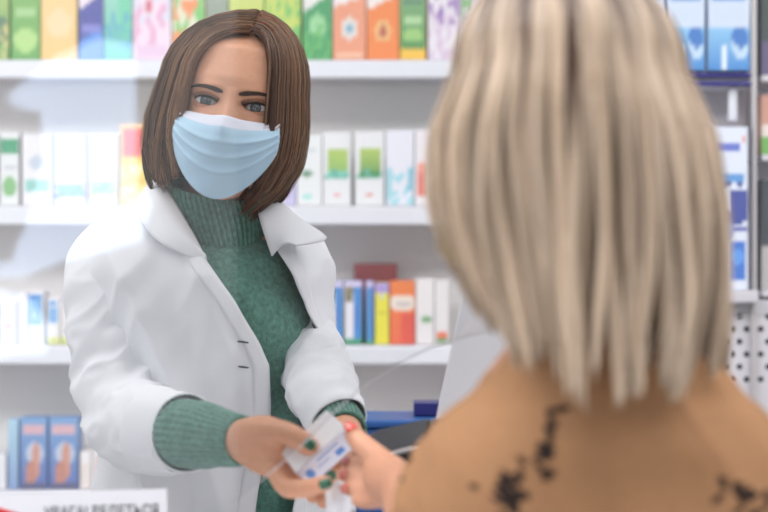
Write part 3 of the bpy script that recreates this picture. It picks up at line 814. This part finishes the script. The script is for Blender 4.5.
# locks: neighbouring strands share a gentle offset
s = np.linspace(0, 1, m)
lock = np.round(phi_*16+sd_*100)
for L_ in np.unique(lock):
    idx = lock == L_; r = np.random.default_rng(int(abs(L_))+5)
    off_ = r.normal(0, 1, 3)*np.array([.0038, .0035, .005]); 
    Pt[idx] += off_[None, None, :]*(s**1.5)[None, :, None]
Pt[:, :, 0] += (.0020*np.sin(s*9+np.sin(lock*3.1)[:, None]*3)*s)
cc, ss = hair_cols(nst, m, None, (54,36,27), (158,118,86), 4)
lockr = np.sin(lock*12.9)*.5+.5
dark_side = (sd_ > 0)[:, None, None]  # right side darkened in the colour, where no reflected veil lightens it
cc = cc*(.55+.85*lockr[:, None, None])*np.where(dark_side, np.array([[[.62,.41,.33]]]), np.array([[[1.0,.98,.96]]]))
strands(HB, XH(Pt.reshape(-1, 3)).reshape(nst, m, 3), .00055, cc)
Pt, phi_, sd_ = bob_paths(260, m, 9, prof_bob, tip_bob, 29, part_bob, .03, (1.01, 1.06))
Pt += np.random.default_rng(3).normal(0, .003, (260, 1, 3))*(s**2)[None, :, None]
cc, _ = hair_cols(260, m, None, (90,66,52), (170,136,108), 4)
strands(HB, XH(Pt.reshape(-1, 3)).reshape(260, m, 3), .0003, cc)
HB.build('hair', M['hair'], ph)

# face mask
def mask():
    nu_, nv_ = 61, 56; V = []; C = []
    for j in range(nv_):
        t = j/(nv_-1)
        for i in range(nu_):
            u = -1+2*i/(nu_-1)
            top = -.0145-.001*u-.004*(1-u*u)+.0015*math.exp(-(u/.22)**2)
            botc = -.116; bots = -.060 if u < 0 else -.052
            bot = bots+(botc-bots)*(1-abs(u)**1.9)**.85
            z = top+(bot-top)*t
            hwid = .0605+.004*math.sin(t*math.pi*.9)
            x = u*hwid
            y0 = -.109-.010*math.exp(-(x/.016)**2)*math.exp(-((z+.036)/.02)**2)+ .010*max(0, 1-t*3.2)**1.5*(1-math.exp(-(x/.014)**2))
            y0 += .030*abs(u)**2.4 + .010*t**3 + .004*(1-t)**2
            # pleats: three stepped folds
            for k_, pz in enumerate((.34, .52, .70)):
                d = (t-pz)/.055
                y0 -= .0034*math.exp(-d*d)*(1 if d < 0 else .25)*(1-.2*abs(u))
            y0 += .0009*math.sin(u*9+t*14)*t
            V.append((x, y0, z))
            C.append(s2l((226,228,240)) if t < .13 else s2l((184,214,234)))
    return V, grid_faces(nv_, nu_), C
v, f, c = mask()
mk = MB().add(XH(v), f, c).build('face_mask', M['mask'], ph, solid=.0012)
mk['label'] = 'pleated light blue surgical mask with white top band'
for sg_ in (-1, 1):
    lp = [(sg_*.0585,-.080,-.020,.0009),(sg_*.064,-.055,-.008,.0009),(sg_*.076,-.005,.012,.0009),(sg_*.076,.016,.004,.0009),(sg_*.074,.012,-.02,.0009),(sg_*.066,-.03,-.04,.0009),(sg_*.0600,-.078,-.054,.0009)]
    tb = tube(lp, 40, 8); MB().add(XH(tb[0]), tb[1]).build('ear_loop', M['elastic'], mk)

# green turtleneck
KN = thing  # alias unused
def ring_loft(rows, n, k, shear=.22, fn=None, th=None, closed=True):
    """rows: (py, xl, xr, Yc, b) read at distance Yc"""
    c = cr(rows, n)
    th = np.linspace(0, 2*np.pi, k, endpoint=False) if th is None else th
    V = []
    for i, (py, xl, xr, Yc, b) in enumerate(c):
        p0 = P(xl, py, Yc); p1 = P(xr, py, Yc); a = (p1[0]-p0[0])/2; cx = (p0[0]+p1[0])/2
        for j, t in enumerate(th if th.ndim == 1 else th[i]):
            n_ = 2.3
            sx = np.sign(math.sin(t))*abs(math.sin(t))**(2/n_); sy = np.sign(math.cos(t))*abs(math.cos(t))**(2/n_)
            d = fn(i/(n-1), t, (cx+a*sx, Yc-b*sy, p0[2])) if fn else 0
            V.append((cx+(a+d)*sx, Yc-(b+d)*sy+shear*a*sx, p0[2]))
    return np.array(V), ring_faces(n, len(th)) if closed else None
sw = MB()
rows = [(252,160,292,2.28,.074),(264,145,298,2.28,.088),(280,135,300,2.28,.098),(310,125,312,2.275,.102),(350,128,314,2.27,.100),(400,132,312,2.27,.094),(450,134,314,2.27,.096),(512,132,320,2.27,.102),(640,118,338,2.27,.115)]
def swf(s_, t, p): return .003*N3(p, 9)
# shoulders of the sweater start under the collar seam
rows = [(228,196,262,2.30,.045),(240,180,278,2.29,.060)]+rows
v, f = ring_loft(rows, 70, 90, fn=swf); 
sw.add(v, f)
sw_o = sw.build('turtleneck_sweater', M['knit'], ph, solid=.003)
# ribbed collar: slanted ribbed tube
cb = MB()
def collar():
    n, k = 30, 400; V = []
    top = P(214, 189, 2.262); bot = P(227, 244, 2.268)
    nr = 52
    for i in range(n):
        s_ = i/(n-1)
        cx = top*(1-s_)+bot*s_
        a = .0575*(1-s_)+.0455*s_+.004*math.sin(math.pi*s_); b = .056*(1-s_)+.054*s_
        for j in range(k):
            t = 2*math.pi*j/k
            rib = .0030*math.cos(nr*t)
            rr = 1+rib/.055
            x = a*rr*math.sin(t); y = -b*rr*math.cos(t)
            # the top rim dips to the front and rises behind; left side higher
            dz = (-.012*math.cos(t)-.010*math.sin(t))*(1-s_)+(-.010*math.cos(t))*s_
            roll = .004*math.exp(-(s_/.06)**2)
            V.append((cx[0]+x*(1-roll*8), cx[1]+y*(1-roll*8)+.02*math.sin(t)*.5, cx[2]+dz))
    return V, ring_faces(n, k)
cb.add(*collar())
co_ = cb.build('ribbed_collar', M['knit'], sw_o, solid=.003)
# sweater sleeves
def ribs(nr, amp): return lambda s_, t, p: amp*math.cos(nr*t)
def cuffR(s_, t, p): return .0011*math.cos(30*t)+.0022*N3(p, 30, 3)
v, f = tube(T([(164,432,2.06,.033),(176,433,2.03,.0365),(200,435,1.975,.0345),(222,438,1.93,.0285),(243,441,1.898,.0235)]), 60, 180, caps=False, fn=cuffR)
MB().add(v, f).build('sleeve', M['knit'], sw_o, solid=.003)
v, f = tube(T([(329,407,2.112,.022),(335,417,2.09,.0262),(340,425,2.07,.0265),(345,433,2.04,.0235)]), 40, 160, caps=False, fn=lambda s_, t, p: .0011*math.cos(30*t)*min(1, s_*3))
MB().add(v, f).build('sleeve', M['knit'], sw_o, solid=.003)

# lab coat
ctab_py = [200, 208, 217, 228, 240, 255, 275, 300, 340, 400, 450, 512, 640, 800]
rows = [(200,174,256,2.30,.052),(207,158,272,2.30,.062),(216,136,292,2.30,.075),(227,116,306,2.295,.088),(240,100,318,2.29,.100),(256,93,321,2.285,.112),(278,94,322,2.28,.118),(305,100,321,2.28,.120),(345,108,322,2.28,.118),(400,114,328,2.28,.116),(455,112,332,2.28,.120),(512,108,336,2.28,.126),(640,96,352,2.28,.140),(820,84,366,2.28,.15)]
E1 = ([200,228,260,300,340,360,400,430,470,512,640,820], [172,186,206,232,253,261,263,261,256,250,240,236])
E2 = ([200,228,260,300,340,360,400,430,470,512,640,820], [256,262,277,292,309,317,311,302,290,279,268,262])
N_, K_ = 150, 170
c = cr(rows, N_); V = []
lean = []
for i, (py, xl, xr, Yc, b) in enumerate(c):
    p0, p1 = P(xl, py, Yc), P(xr, py, Yc); a = (p1[0]-p0[0])/2; cx = (p0[0]+p1[0])/2
    Yf = Yc-b
    x1 = P(np.interp(py, *E1), py, Yf)[0]; x2 = P(np.interp(py, *E2), py, Yf)[0]
    t1 = math.asin(max(-.98, min(.98, (x1-cx)/a))); t2 = math.asin(max(-.98, min(.98, (x2-cx)/a)))
    # from the viewer-right edge round the back to the viewer-left edge
    tt = np.linspace(t2, 2*math.pi+t1, K_)
    for j, t in enumerate(tt):
        sx, cs = math.sin(t), math.cos(t)
        p = np.array([cx+a*sx, Yc-b*cs+.22*a*sx, p0[2]])
        ef = min(j, K_-1-j)/K_
        q = np.array([p[0]*13+p[2]*5, p[1]*8, p[2]*3.2+p[0]*2])
        r1 = 1-abs(noise.noise(Vector(q)))*2.2
        q2 = np.array([p[0]*26-p[2]*12, p[1]*14, p[2]*9])
        r2 = 1-abs(noise.noise(Vector(q2)))*2.2
        amp = min(1, max(0, (py-215)/60))
        d = (.0120*r1+.0045*r2)*amp+.002
        if cs > 0: d += .006*math.exp(-(ef/.05)**2)*amp      # the open edge stands off a little
        V.append((p[0]+d*sx, p[1]-d*cs, p[2]))
coat_o = MB().add(V, grid_faces(N_, K_, flip=True)).build('lab_coat', M['coat'], ph, solid=.0022)
coat_o['label'] = 'white cotton lab coat worn open'
# hem facings along both open edges (stitched double band)
V = np.array(V).reshape(N_, K_, 3)
for side, w0 in ((0, 1), (K_-1, -1)):
    band = []
    for i in range(22, N_):
        for k_ in range(5):
            band.append(V[i, side+w0*k_]+np.array([0, -.0022, 0]))
    MB().add(band, grid_faces(N_-22, 5, flip=(w0 > 0))).build('front_facing', M['coat'], coat_o, solid=.0016)
def coat_fold(amp, k1=20., o=0):
    def fn(s_, t, p):
        e = max(0.15, 1-abs(s_-.62)/.45)
        q = Vector((p[0]*k1*.8+p[2]*k1*.5+o, p[1]*k1, p[2]*k1*1.6-p[0]*k1*.9))
        r = 1-abs(noise.noise(q))*2.4
        q3 = Vector((p[0]*9+o, p[1]*9, p[2]*9)); r3 = noise.noise(q3)
        return amp*(r*e+.9*r3)
    return fn
SL = T([(132,238,2.275,.038),(114,262,2.262,.050),(111,290,2.25,.0555),(113,325,2.235,.0555),(119,365,2.215,.0545),(125,398,2.185,.053),(134,424,2.135,.049),(156,431,2.075,.0455),(186,434,2.018,.0415)])
v, f = tube(SL, 110, 110, caps=False, fn=coat_fold(.0110, 20.))
so = MB().add(v, f).build('sleeve', M['coat'], coat_o, solid=.0022)
# turned cuff band
v, f = tube(T([(158,431.5,2.070,.0475),(172,433,2.043,.0468),(187,434,2.016,.0440)]), 24, 110, caps=False, fn=lambda s_, t, p: .0035*N3(p, 20, 1))
MB().add(v, f).build('cuff', M['coat'], so, solid=.0025)
SR = T([(286,240,2.345,.036),(292,262,2.335,.041),(296,300,2.33,.0415),(303,335,2.31,.0415),(314,364,2.25,.0425),(320,386,2.17,.040),(327,403,2.12,.0365),(335,417,2.09,.0345),(338,422,2.082,.0345)])
v, f = tube(SR, 100, 100, caps=False, fn=coat_fold(.0062, 22., 5))
so2 = MB().add(v, f).build('sleeve', M['coat'], coat_o, solid=.0022)
# collar and lapels: a folded band around the neck
inner = [P(206,262,2.165), P(196,240,2.172), P(182,215,2.19), P(168,190,2.225), P(166,178,2.29), P(190,172,2.355), P(222,174,2.372), P(250,182,2.352), P(262,192,2.295), P(257,205,2.235), P(262,228,2.205), P(272,256,2.195)]
outer = [P(205,263,2.158), P(176,251,2.150), P(152,236,2.162), P(138,212,2.20), P(142,198,2.30), P(178,190,2.40), P(222,190,2.42), P(262,196,2.40), P(286,212,2.32), P(306,224,2.24), P(326,239,2.225), P(296,246,2.19)]
n = 90; I = cr(inner, n); O = cr(outer, n); V = []
for i in range(n):
    for k_ in range(14):
        t = k_/13; p = I[i]*(1-t)+O[i]*t
        bul = math.sin(math.pi*t)*.010
        p = p+np.array([0, -bul*.5, bul*.9])
        V.append(p)
MB().add(V, grid_faces(n, 14)).build('collar', M['coat'], coat_o, solid=.003)
# lapel turned back below the collar on the viewer's left and right
for A, B in (([(176,252,2.150),(200,262,2.155),(222,290,2.150),(240,318,2.150),(252,340,2.150)], [(170,250,2.156),(186,282,2.150),(214,306,2.150),(236,330,2.150),(251,343,2.152)]),
             ([(268,246,2.196),(283,270,2.200),(296,300,2.205),(308,334,2.208)], [(300,243,2.200),(312,262,2.205),(312,290,2.210),(311,336,2.214)])):
    a_ = cr([P(*q) for q in A], 40); b_ = cr([P(*q) for q in B], 40); V = []
    for i in range(40):
        for k_ in range(8):
            t = k_/7; V.append(a_[i]*(1-t)+b_[i]*t+np.array([0, -.004*math.sin(math.pi*t)-.004, 0]))
    #MB().add(V, grid_faces(40, 8)).build('lapel', M['coat'], coat_o, solid=.002)
def disc(c, r, nrm, name, m, parent, th=.0018, k=20):
    n_ = Vector(nrm).normalized(); a = n_.orthogonal().normalized(); b = n_.cross(a)
    V = []
    prof_ = [(0.02, th), (r*.55, th), (r*.7, th*1.35), (r*.95, th*1.2), (r, th*.5), (r, 0)]
    for rr, h_ in prof_:
        for i in range(k):
            t = 2*math.pi*i/k; V.append(Vector(c)+a*rr*math.cos(t)+b*rr*math.sin(t)+n_*h_)
    for i in range(k): V[i] = Vector(c)+n_*th
    return MB().add([tuple(x) for x in V], ring_faces(len(prof_), k)).build(name, m, parent)
def surf_y(px, py):
    """distance of the coat's front at this spot"""
    best = None
    g_ = np.array(coat_pts)
    d = (384+F*g_[:, 0]/g_[:, 1]-px)**2+(256-F*(g_[:, 2]-CH)/g_[:, 1]-py)**2
    ok = g_[:, 1] < 2.30
    i = np.argmin(np.where(ok, d, 1e9)); return g_[i, 1]
me = coat_o.data; coat_pts = np.array([v.co[:] for v in me.vertices])
for px, py in ((243,342),(243,367)):
    y = surf_y(px, py); p = P(px, py, y-.003)
    MB().add(*tube([(p[0]-.006, p[1]+.0006, p[2]+.0006, .0009), (p[0], p[1], p[2], .0012), (p[0]+.006, p[1], p[2]-.0008, .0009)], 8, 8)).build('buttonhole', M['thread'], coat_o)
y = surf_y(315, 329); p = P(315, 329, y-.003)
MB().add(*tube([(p[0]-.003, p[1], p[2]+.006, .0009), (p[0], p[1]-.0005, p[2], .0013), (p[0]+.003, p[1], p[2]-.006, .0009)], 8, 8)).build('buttonhole', M['thread'], coat_o)
y = surf_y(322, 357); disc(P(322, 357, y-.003), .0055, (0, -1, .1), 'button', M['btn'], coat_o)
y = surf_y(304, 424); disc(P(304, 427, y-.004), .0058, (.2, -1, .1), 'snap_button', M['snap'], coat_o)
disc(P(139, 453, 2.080), .0065, (-.3, -1, -.35), 'button', M['btn'], so)
# trousers and shoes below the coat
for dx in (-.075, .075):
    cx = P(218, 0, 2.28)[0]
    MB().add(*tube([(cx+dx*.9, 2.29, .95, .085), (cx+dx, 2.29, .75, .08), (cx+dx, 2.28, .48, .056), (cx+dx, 2.29, .28, .054), (cx+dx, 2.3, .07, .044)], 30, 24)).build('trouser_leg', M['dark'], ph)
    MB().add(*tube([(cx+dx, 2.33, .036, .034), (cx+dx, 2.26, .036, .036), (cx+dx, 2.19, .032, .03), (cx+dx, 2.15, .028, .025)], 20, 20)).build('shoe', M['shoe'], ph)

# ------------------------------------------------------------------ the box and the slip
ctr = P(319, 448, 1.838)
u = np.array([.741, 0, .671]); v1 = np.array([.475, -.70, -.53]); v1 = v1-(v1@u)*u; v1 /= np.linalg.norm(v1); w1 = np.cross(u, v1); 
if w1[1] < 0: w1 = -w1
# u long edge, v1 width (towards the viewer and down), w1 height (away and down)
if w1[2] > 0: w1 = -w1
if w1[1] < 0: w1 = -w1*1
LU, LV, LW = .064, .036, .030
w1 = np.cross(u, v1)
if w1[2] > 0: w1 = -w1
mb = MB()
o0 = ctr-u*LU/2-v1*LV/2-w1*LW/2
def face(o, a, b, la, lb, fn, na=30, nb=20):
    V = []; C = []
    for i in range(na):
        for j in range(nb):
            V.append(o+a*la*i/(na-1)+b*lb*j/(nb-1)); C.append(fn(i/(na-1), j/(nb-1)))
    mb.add(V, grid_faces(na, nb), C)
wh = np.array(s2l((238,236,238)))
def plain(a, b): return wh
def pr(a, b):       # long lower face: blue lettering blocks
    c = np.array(s2l((226,226,240)))
    if .08 < a < .26 and .25 < b < .8 and ((a-.15)/.07)**2+((b-.5)/.26)**2 < 1: c = np.array(s2l((96,146,214)))
    if .66 < a < .8 and .5 < b < .8: c = np.array(s2l((90,140,214)))
    if .36 < a < .8 and .18 < b < .28: c = np.array(s2l((130,160,214)))
    if .3 < a < .55 and .5 < b < .56: c = np.array(s2l((150,170,214)))
    return c
def topf(a, b):
    return wh if not (b > .95) else np.array(s2l((150,150,170)))
face(o0, u, v1, LU, LV, topf)
face(o0+v1*LV, u, w1, LU, LW, pr, 60, 30)
face(o0, u, w1, LU, LW, plain); face(o0+w1*LW, u, v1, LU, LV, plain)
face(o0, v1, w1, LV, LW, plain); face(o0+u*LU, v1, w1, LV, LW, plain)
bx = mb.build('medicine_box', M['print'], smooth=False)
tag(bx, 'small white medicine box with blue print held between the two women', 'medicine box')
V = []
for i in range(18):
    for j in range(10):
        a, b = i/17, j/9
        p = P(322+26*b+4*math.sin(a*3), 484+40*a-4*math.sin(b*3.1), 1.862-.014*math.sin(a*3.3)+.006*math.sin(b*6))
        V.append(p)
sl = MB().add(V, grid_faces(18, 10)).build('receipt', M['slip'], solid=.0004)
tag(sl, 'curled white paper slip held under the small medicine box', 'paper slip')

# ------------------------------------------------------------------ CUSTOMER
cs = thing('person', (*P(590, 0, 1.45)[:2], 0), 'customer with long blond hair and tan patterned top seen from behind', 'person')
KC = P(569, 112, 1.44)
KR = Euler((math.radians(4), 0, math.radians(172)), 'XYZ')
XK = XF(KC, KR)
cb_ = MB()
cb_.add(*tube([(*(KC+np.array([0, .01, -.05])), .052), (*(KC+np.array([.005, -.005, -.14])), .052), (*(KC+np.array([.012, .0, -.19])), .052)], 20, 32))
TC = P(598, 480, 1.45)
cb_.add(*tube([(TC[0], 1.46, 1.28, .10), (TC[0], 1.47, 1.15, .13), (TC[0], 1.46, .95, .115), (TC[0], 1.45, .8, .13)], 24, 40, flat=.7))
cb_.add(*tube([(TC[0]-.115, 1.46, 1.235, .036), (TC[0]-.06, 1.46, 1.255, .04), (TC[0], 1.45, 1.27, .045), (TC[0]+.08, 1.46, 1.25, .04), (TC[0]+.14, 1.46, 1.235, .036)], 24, 24))
ELB = np.array([P(436, 0, 1.5)[0], 1.50, 1.09])
WR = P(404, 487, 1.705)
cb_.add(*tube([(TC[0]-.118, 1.46, 1.235, .036), (TC[0]-.124, 1.48, 1.17, .036), (*ELB, .032), (*((ELB+WR)/2+np.array([0, 0, -.006])), .027), (*WR, .022)], 50, 24))
cb_.add(*tube([(TC[0]+.155, 1.46, 1.235, .042), (TC[0]+.175, 1.47, 1.12, .040), (TC[0]+.18, 1.48, .98, .034), (TC[0]+.16, 1.46, .86, .028), (TC[0]+.14, 1.47, .76, .022)], 50, 24))
cb_.add(*tube([(TC[0]+.14, 1.47, .76, .022), (TC[0]+.135, 1.475, .70, .026), (TC[0]+.13, 1.48, .67, .024)], 12, 20, flat=.55))
for i, (dx, l) in enumerate(((-.022, .065), (-.008, .075), (.007, .07), (.02, .055))):
    q = np.array([TC[0]+.13, 1.48+dx, .66]); cb_.add(*tube([(*q, .0095), (*(q+np.array([-.004, 0, -l*.5])), .009), (*(q+np.array([-.014, 0, -l])), .0075)], 16, 14))
q = np.array([TC[0]+.135, 1.50, .70]); cb_.add(*tube([(*q, .011), (*(q+np.array([-.01, .012, -.03])), .010), (*(q+np.array([-.02, .015, -.055])), .0085)], 14, 14))
# the hand on the box
cb_.add(*tube([(*WR, .022), (*P(395, 482, 1.735), .023), (*P(384, 474, 1.755), .022)], 16, 22))
cb_.add(*tube([(*P(402, 494, 1.71), .018), (*P(390, 490, 1.745), .018), (*P(380, 486, 1.765), .016)], 16, 22))
FK = [T([(394,474,1.735,.0150),(381,462,1.755,.0138),(367,449,1.772,.0118),(358,440,1.782,.0105),(353,434,1.788,.0092)]),
      T([(384,474,1.758,.0112),(372,470,1.785,.0108),(362,466,1.800,.0098),(352,464,1.812,.0085)]),
      T([(383,482,1.758,.0112),(371,480,1.778,.0106),(361,478,1.79,.0098),(350,476,1.80,.0085)]),
      T([(382,490,1.755,.011),(370,490,1.772,.0104),(360,489,1.782,.0096),(351,489,1.79,.0082)]),
      T([(384,498,1.748,.0098),(374,500,1.762,.0092),(366,501,1.77,.0085),(358,501,1.776,.0072)])]
for t_ in FK: cb_.add(*tube(t_, 30, 18))
kv, kf = remeshed(cb_, .0028, 5, .5)
kb = MB().add(kv, kf); head_mesh(kb, XK)
kb.build('body', M['skin_b'], cs)
eyes(XK, cs, M['skin_b'])
lips = tube([(-.022,-.0945,-.067,.0012),(-.008,-.1035,-.0655,.0036),(.008,-.1035,-.0655,.0036),(.022,-.0945,-.067,.0012)], 20, 12)
MB().add(XK(lips[0]), lips[1]).build('lips', M['nail_p'], cs)
nail_on(FK[0], (.1,-1,.6), .0070, M['nail_r'], cs, -.002, .0135)
nail_on(FK[1], (-.2,-1,.3), .0062, M['nail_p'], cs)
nail_on(FK[2], (-.2,-1,.2), .0062, M['nail_p'], cs)
nail_on(FK[3], (-.2,-1,.2), .0062, M['nail_p'], cs)

# tan top
TAN = np.array(s2l((158,118,86))); INK = np.array(s2l((42,34,32)))
leafc = []
def leaves(px, py, n_, spread, seed):
    r = np.random.default_rng(seed)
    for _ in range(n_):
        leafc.append((px+r.normal(0, spread[0]), py+r.normal(0, spread[1]), r.uniform(4, 9), r.uniform(2.5, 5), r.uniform(0, 3.14)))
leaves(505, 490, 26, (16, 13), 1); leaves(538, 452, 12, (12, 9), 2); leaves(552, 425, 4, (5, 6), 3); leaves(750, 498, 22, (18, 10), 4); leaves(404, 486, 7, (5, 8), 5); leaves(640, 560, 30, (90, 16), 6)
# leaf positions belong to the cloth: stored as (x, z) of the back
LF = [(P(a, b, 1.36)[0], P(a, b, 1.36)[2], c*1.36/F, d*1.36/F, e) for a, b, c, d, e in leafc]
def cloth_col(p):
    if p[1] < 1.50:
        for x, z, a, b, e in LF:
            dx, dz = p[0]-x, p[2]-z
            if abs(dx) < a and abs(dz) < a:
                uu = dx*math.cos(e)+dz*math.sin(e); vv = -dx*math.sin(e)+dz*math.cos(e)
                if (uu/a)**2+(vv/b)**2 < 1: return INK
    return TAN
rows = [(305,568,640,1.42,.054),(326,552,664,1.43,.066),(346,526,694,1.44,.078),(370,496,720,1.45,.088),(392,478,736,1.455,.092),(412,450,758,1.46,.100),(440,428,776,1.462,.106),(475,414,790,1.465,.108),(510,408,796,1.465,.108),(560,412,792,1.465,.11),(680,430,770,1.46,.105),(800,420,780,1.46,.11),(950,400,800,1.46,.115)]
mt = MB()
c = cr(rows, 220); K_ = 300; V = []; C = []
for i, (py, xl, xr, Yc, b) in enumerate(c):
    p0, p1 = P(xl, py, Yc), P(xr, py, Yc); a = (p1[0]-p0[0])/2; cx = (p0[0]+p1[0])/2
    for j in range(K_):
        t = 2*math.pi*j/K_; n_ = 2.5
        sx = np.sign(math.sin(t))*abs(math.sin(t))**(2/n_); sy = np.sign(math.cos(t))*abs(math.cos(t))**(2/n_)
        p = np.array([cx+a*sx, Yc-b*sy, p0[2]])
        d = .004*N3(p, 8)+.003*(1-2*abs(noise.noise(Vector((p[0]*22+p[2]*14, p[1]*10, p[2]*6)))))
        if sy > 0:       # spine furrow and shoulder blades
            d += -.010*math.exp(-((p[0]-cx)/.022)**2)+.007*math.exp(-((abs(p[0]-cx)-.085)/.035)**2)*math.exp(-((p[2]-1.22)/.06)**2)
        q = p+np.array([sx*d, -sy*d, 0]); V.append(q); C.append(cloth_col(q))
mt.add(V, ring_faces(220, K_), C)
tp_ = mt.build('top', M['fabric'], cs, solid=.002)
def sleeve(ctrl):
    v, f = tube(ctrl, 120, 110, caps=False, fn=lambda s_, t, p: .004*(1-2*abs(N3(p, 16, 2)))*(.3+s_))
    return MB().add(v, f, [cloth_col(p) for p in v]).build('sleeve', M['fabric'], tp_, solid=.002)
sleeve([(TC[0]-.080, 1.46, 1.262, .022), (TC[0]-.096, 1.46, 1.257, .036), (TC[0]-.112, 1.465, 1.232, .046), (TC[0]-.121, 1.475, 1.17, .046), (*(ELB+np.array([0, 0, .0])), .042), (*(ELB*.65+WR*.35+np.array([.0, -.0, -.005])), .037), (*(ELB*.3+WR*.7+np.array([.0, -.0, -.005])), .030)])
sleeve([(TC[0]+.090, 1.46, 1.258, .020), (TC[0]+.118, 1.46, 1.250, .040), (TC[0]+.146, 1.465, 1.215, .050), (TC[0]+.172, 1.47, 1.12, .050), (TC[0]+.178, 1.48, .98, .044), (TC[0]+.16, 1.46, .84, .036)])
for dx in (-.085, .085):
    MB().add(*tube([(TC[0]+dx*.9, 1.46, .86, .10), (TC[0]+dx, 1.46, .72, .09), (TC[0]+dx, 1.45, .48, .06), (TC[0]+dx, 1.46, .28, .056), (TC[0]+dx, 1.46, .07, .045)], 30, 24)).build('trouser_leg', M['dark'], cs)
    MB().add(*tube([(TC[0]+dx, 1.42, .036, .034), (TC[0]+dx, 1.49, .036, .036), (TC[0]+dx, 1.55, .032, .03), (TC[0]+dx, 1.59, .028, .025)], 20, 20)).build('shoe', M['shoe'], cs)

# blond hair
def prof_long(z, phi, sg_):
    Wz = np.interp(z, [-.25,-.20,-.14,-.08,-.02,.03,.07], [.108,.115,.121,.119,.111,.092,.078])
    Bz = np.interp(z, [-.25,-.18,-.12,-.06,.0,.06], [.118,.112,.108,.112,.116,.108])
    Fz = np.interp(z, [-.25,-.10,.0,.06], [.07,.085,.098,.10])
    c = math.cos(phi); x = Wz*math.sin(phi)*sg_
    return x, -c*(Fz if c > 0 else Bz)
def tip_long(phi, sg_):
    d = math.degrees(phi)
    back = np.interp(d, [30, 80, 120, 150, 180], [-.14, -.172, -.19, -.21, -.222])
    # facing away: +x of the head is the viewer's left
    return back+(.022*math.sin(phi) if sg_ > 0 else -.03*math.sin(phi))
def part_long(u, sg_):
    y = -.07+.125*u
    return (.012+.003*sg_, y, np.interp(-y, [-.055,-.02,.0,.03,.055,.074], [.106,.116,.118,.112,.100,.086]))
HK = MB()
for sg_ in (-1, 1):
    nu_, mm = 44, 26; V = []; C = []
    for i in range(nu_):
        u_ = i/(nu_-1); phi = math.radians(40+140*u_); pt = part_long(u_, sg_); tz = tip_long(phi, sg_)+.05; zs = .03
        for j in range(mm):
            q = j/(mm-1)
            if q < .35:
                a = q/.35*math.pi/2; sx, sy = prof_long(zs, phi, sg_)
                x = pt[0]+(sx*.90-pt[0])*math.sin(a); y = pt[1]+(sy*.90-pt[1])*math.sin(a); z = zs+(pt[2]-.006-zs)*math.cos(a)
            else:
                e = (q-.35)/.65; z = zs+(tz-zs)*e; sx, sy = prof_long(z, phi, sg_); x, y = sx*.89, sy*.89
            V.append((x, y, z)); k_ = min(1, q/.3); C.append(np.array(s2l((70,52,42)))*(1-k_)+np.array(s2l((118,100,78)))*k_)
    HK.add(XK(V), grid_faces(nu_, mm), C)
nst, m = 12000, 26
Pt, phi_, sd_ = bob_paths(nst, m, 21, prof_long, tip_long, 35, part_long, .03, (.92, 1.02), tipvar=.05)
s = np.linspace(0, 1, m)
lock = np.round(phi_*13).astype(int)*2+(sd_ > 0)
for L_ in np.unique(lock):
    idx = np.where(lock == L_)[0]; r = np.random.default_rng(int(L_)+50)
    mean = Pt[idx].mean(0)
    k_ = (np.clip((s-.45)/.55, 0, 1)**1.6*.34)[None, :, None]
    Pt[idx] = Pt[idx]*(1-k_)+mean[None]*k_
    off_ = r.normal(0, 1, 3)*np.array([.006, .003, .007])
    Pt[idx] += off_[None, None, :]*(np.clip((s-.3)/.7, 0, 1)**1.8)[None, :, None]
    Pt[idx, :, 0] += .009*np.sin(s*6+r.uniform(0, 6))*s**2
# the ends sweep toward the viewer's right (-x of the head)
sweepk = np.clip((s-.55)/.45, 0, 1)**1.7
Pt[:, :, 0] -= (.052*(Pt[:, :, 0].clip(-.03, .12)+.03)/.14)*sweepk[None]
r = np.random.default_rng(77)
t = r.random((nst, 1, 1)); lr = (np.sin(lock*7.31)*.5+.5)[:, None, None]
blond = np.array(s2l((182,156,130)))[None, None]*(1-t)+np.array(s2l((238,215,192)))[None, None]*t
blond = blond*(.58+.22*lr)
root = np.array(s2l((74,52,40)))[None, None]
rl = (.20+.24*(np.sin(lock*3.7+1)*.5+.5)**2+.06*r.random(nst))[:, None, None]
dark_lock = ((np.sin(lock*5.13) > .85))[:, None, None]
k_ = np.clip((rl+dark_lock*.15-s[None, :, None])/.16, 0, 1)
cc = blond*(1-k_)+root*k_
strands(HK, XK(Pt.reshape(-1, 3)).reshape(nst, m, 3), .0008, cc)
HK.build('hair', M['hair'], cs)

# ------------------------------------------------------------------ camera
cd = bpy.data.cameras.new('camera'); co = bpy.data.objects.new('camera', cd); COL.objects.link(co)
co.location = (0, 0, CH); co.rotation_euler = (math.pi/2, 0, 0)
cd.sensor_width = 36; cd.lens = 36*F/768; cd.clip_start = .05
cd.dof.use_dof = True; cd.dof.focus_distance = 2.28; cd.dof.aperture_fstop = 3.5
SC.camera = co
SC.view_settings.view_transform = 'Standard'; SC.view_settings.look = 'None'
SC.view_settings.exposure = 0.0; SC.view_settings.gamma = 1.0; SC.view_settings.use_curve_mapping = False
SC.cycles.use_denoising = True
SC.cycles.max_bounces = 8; SC.cycles.transparent_max_bounces = 12
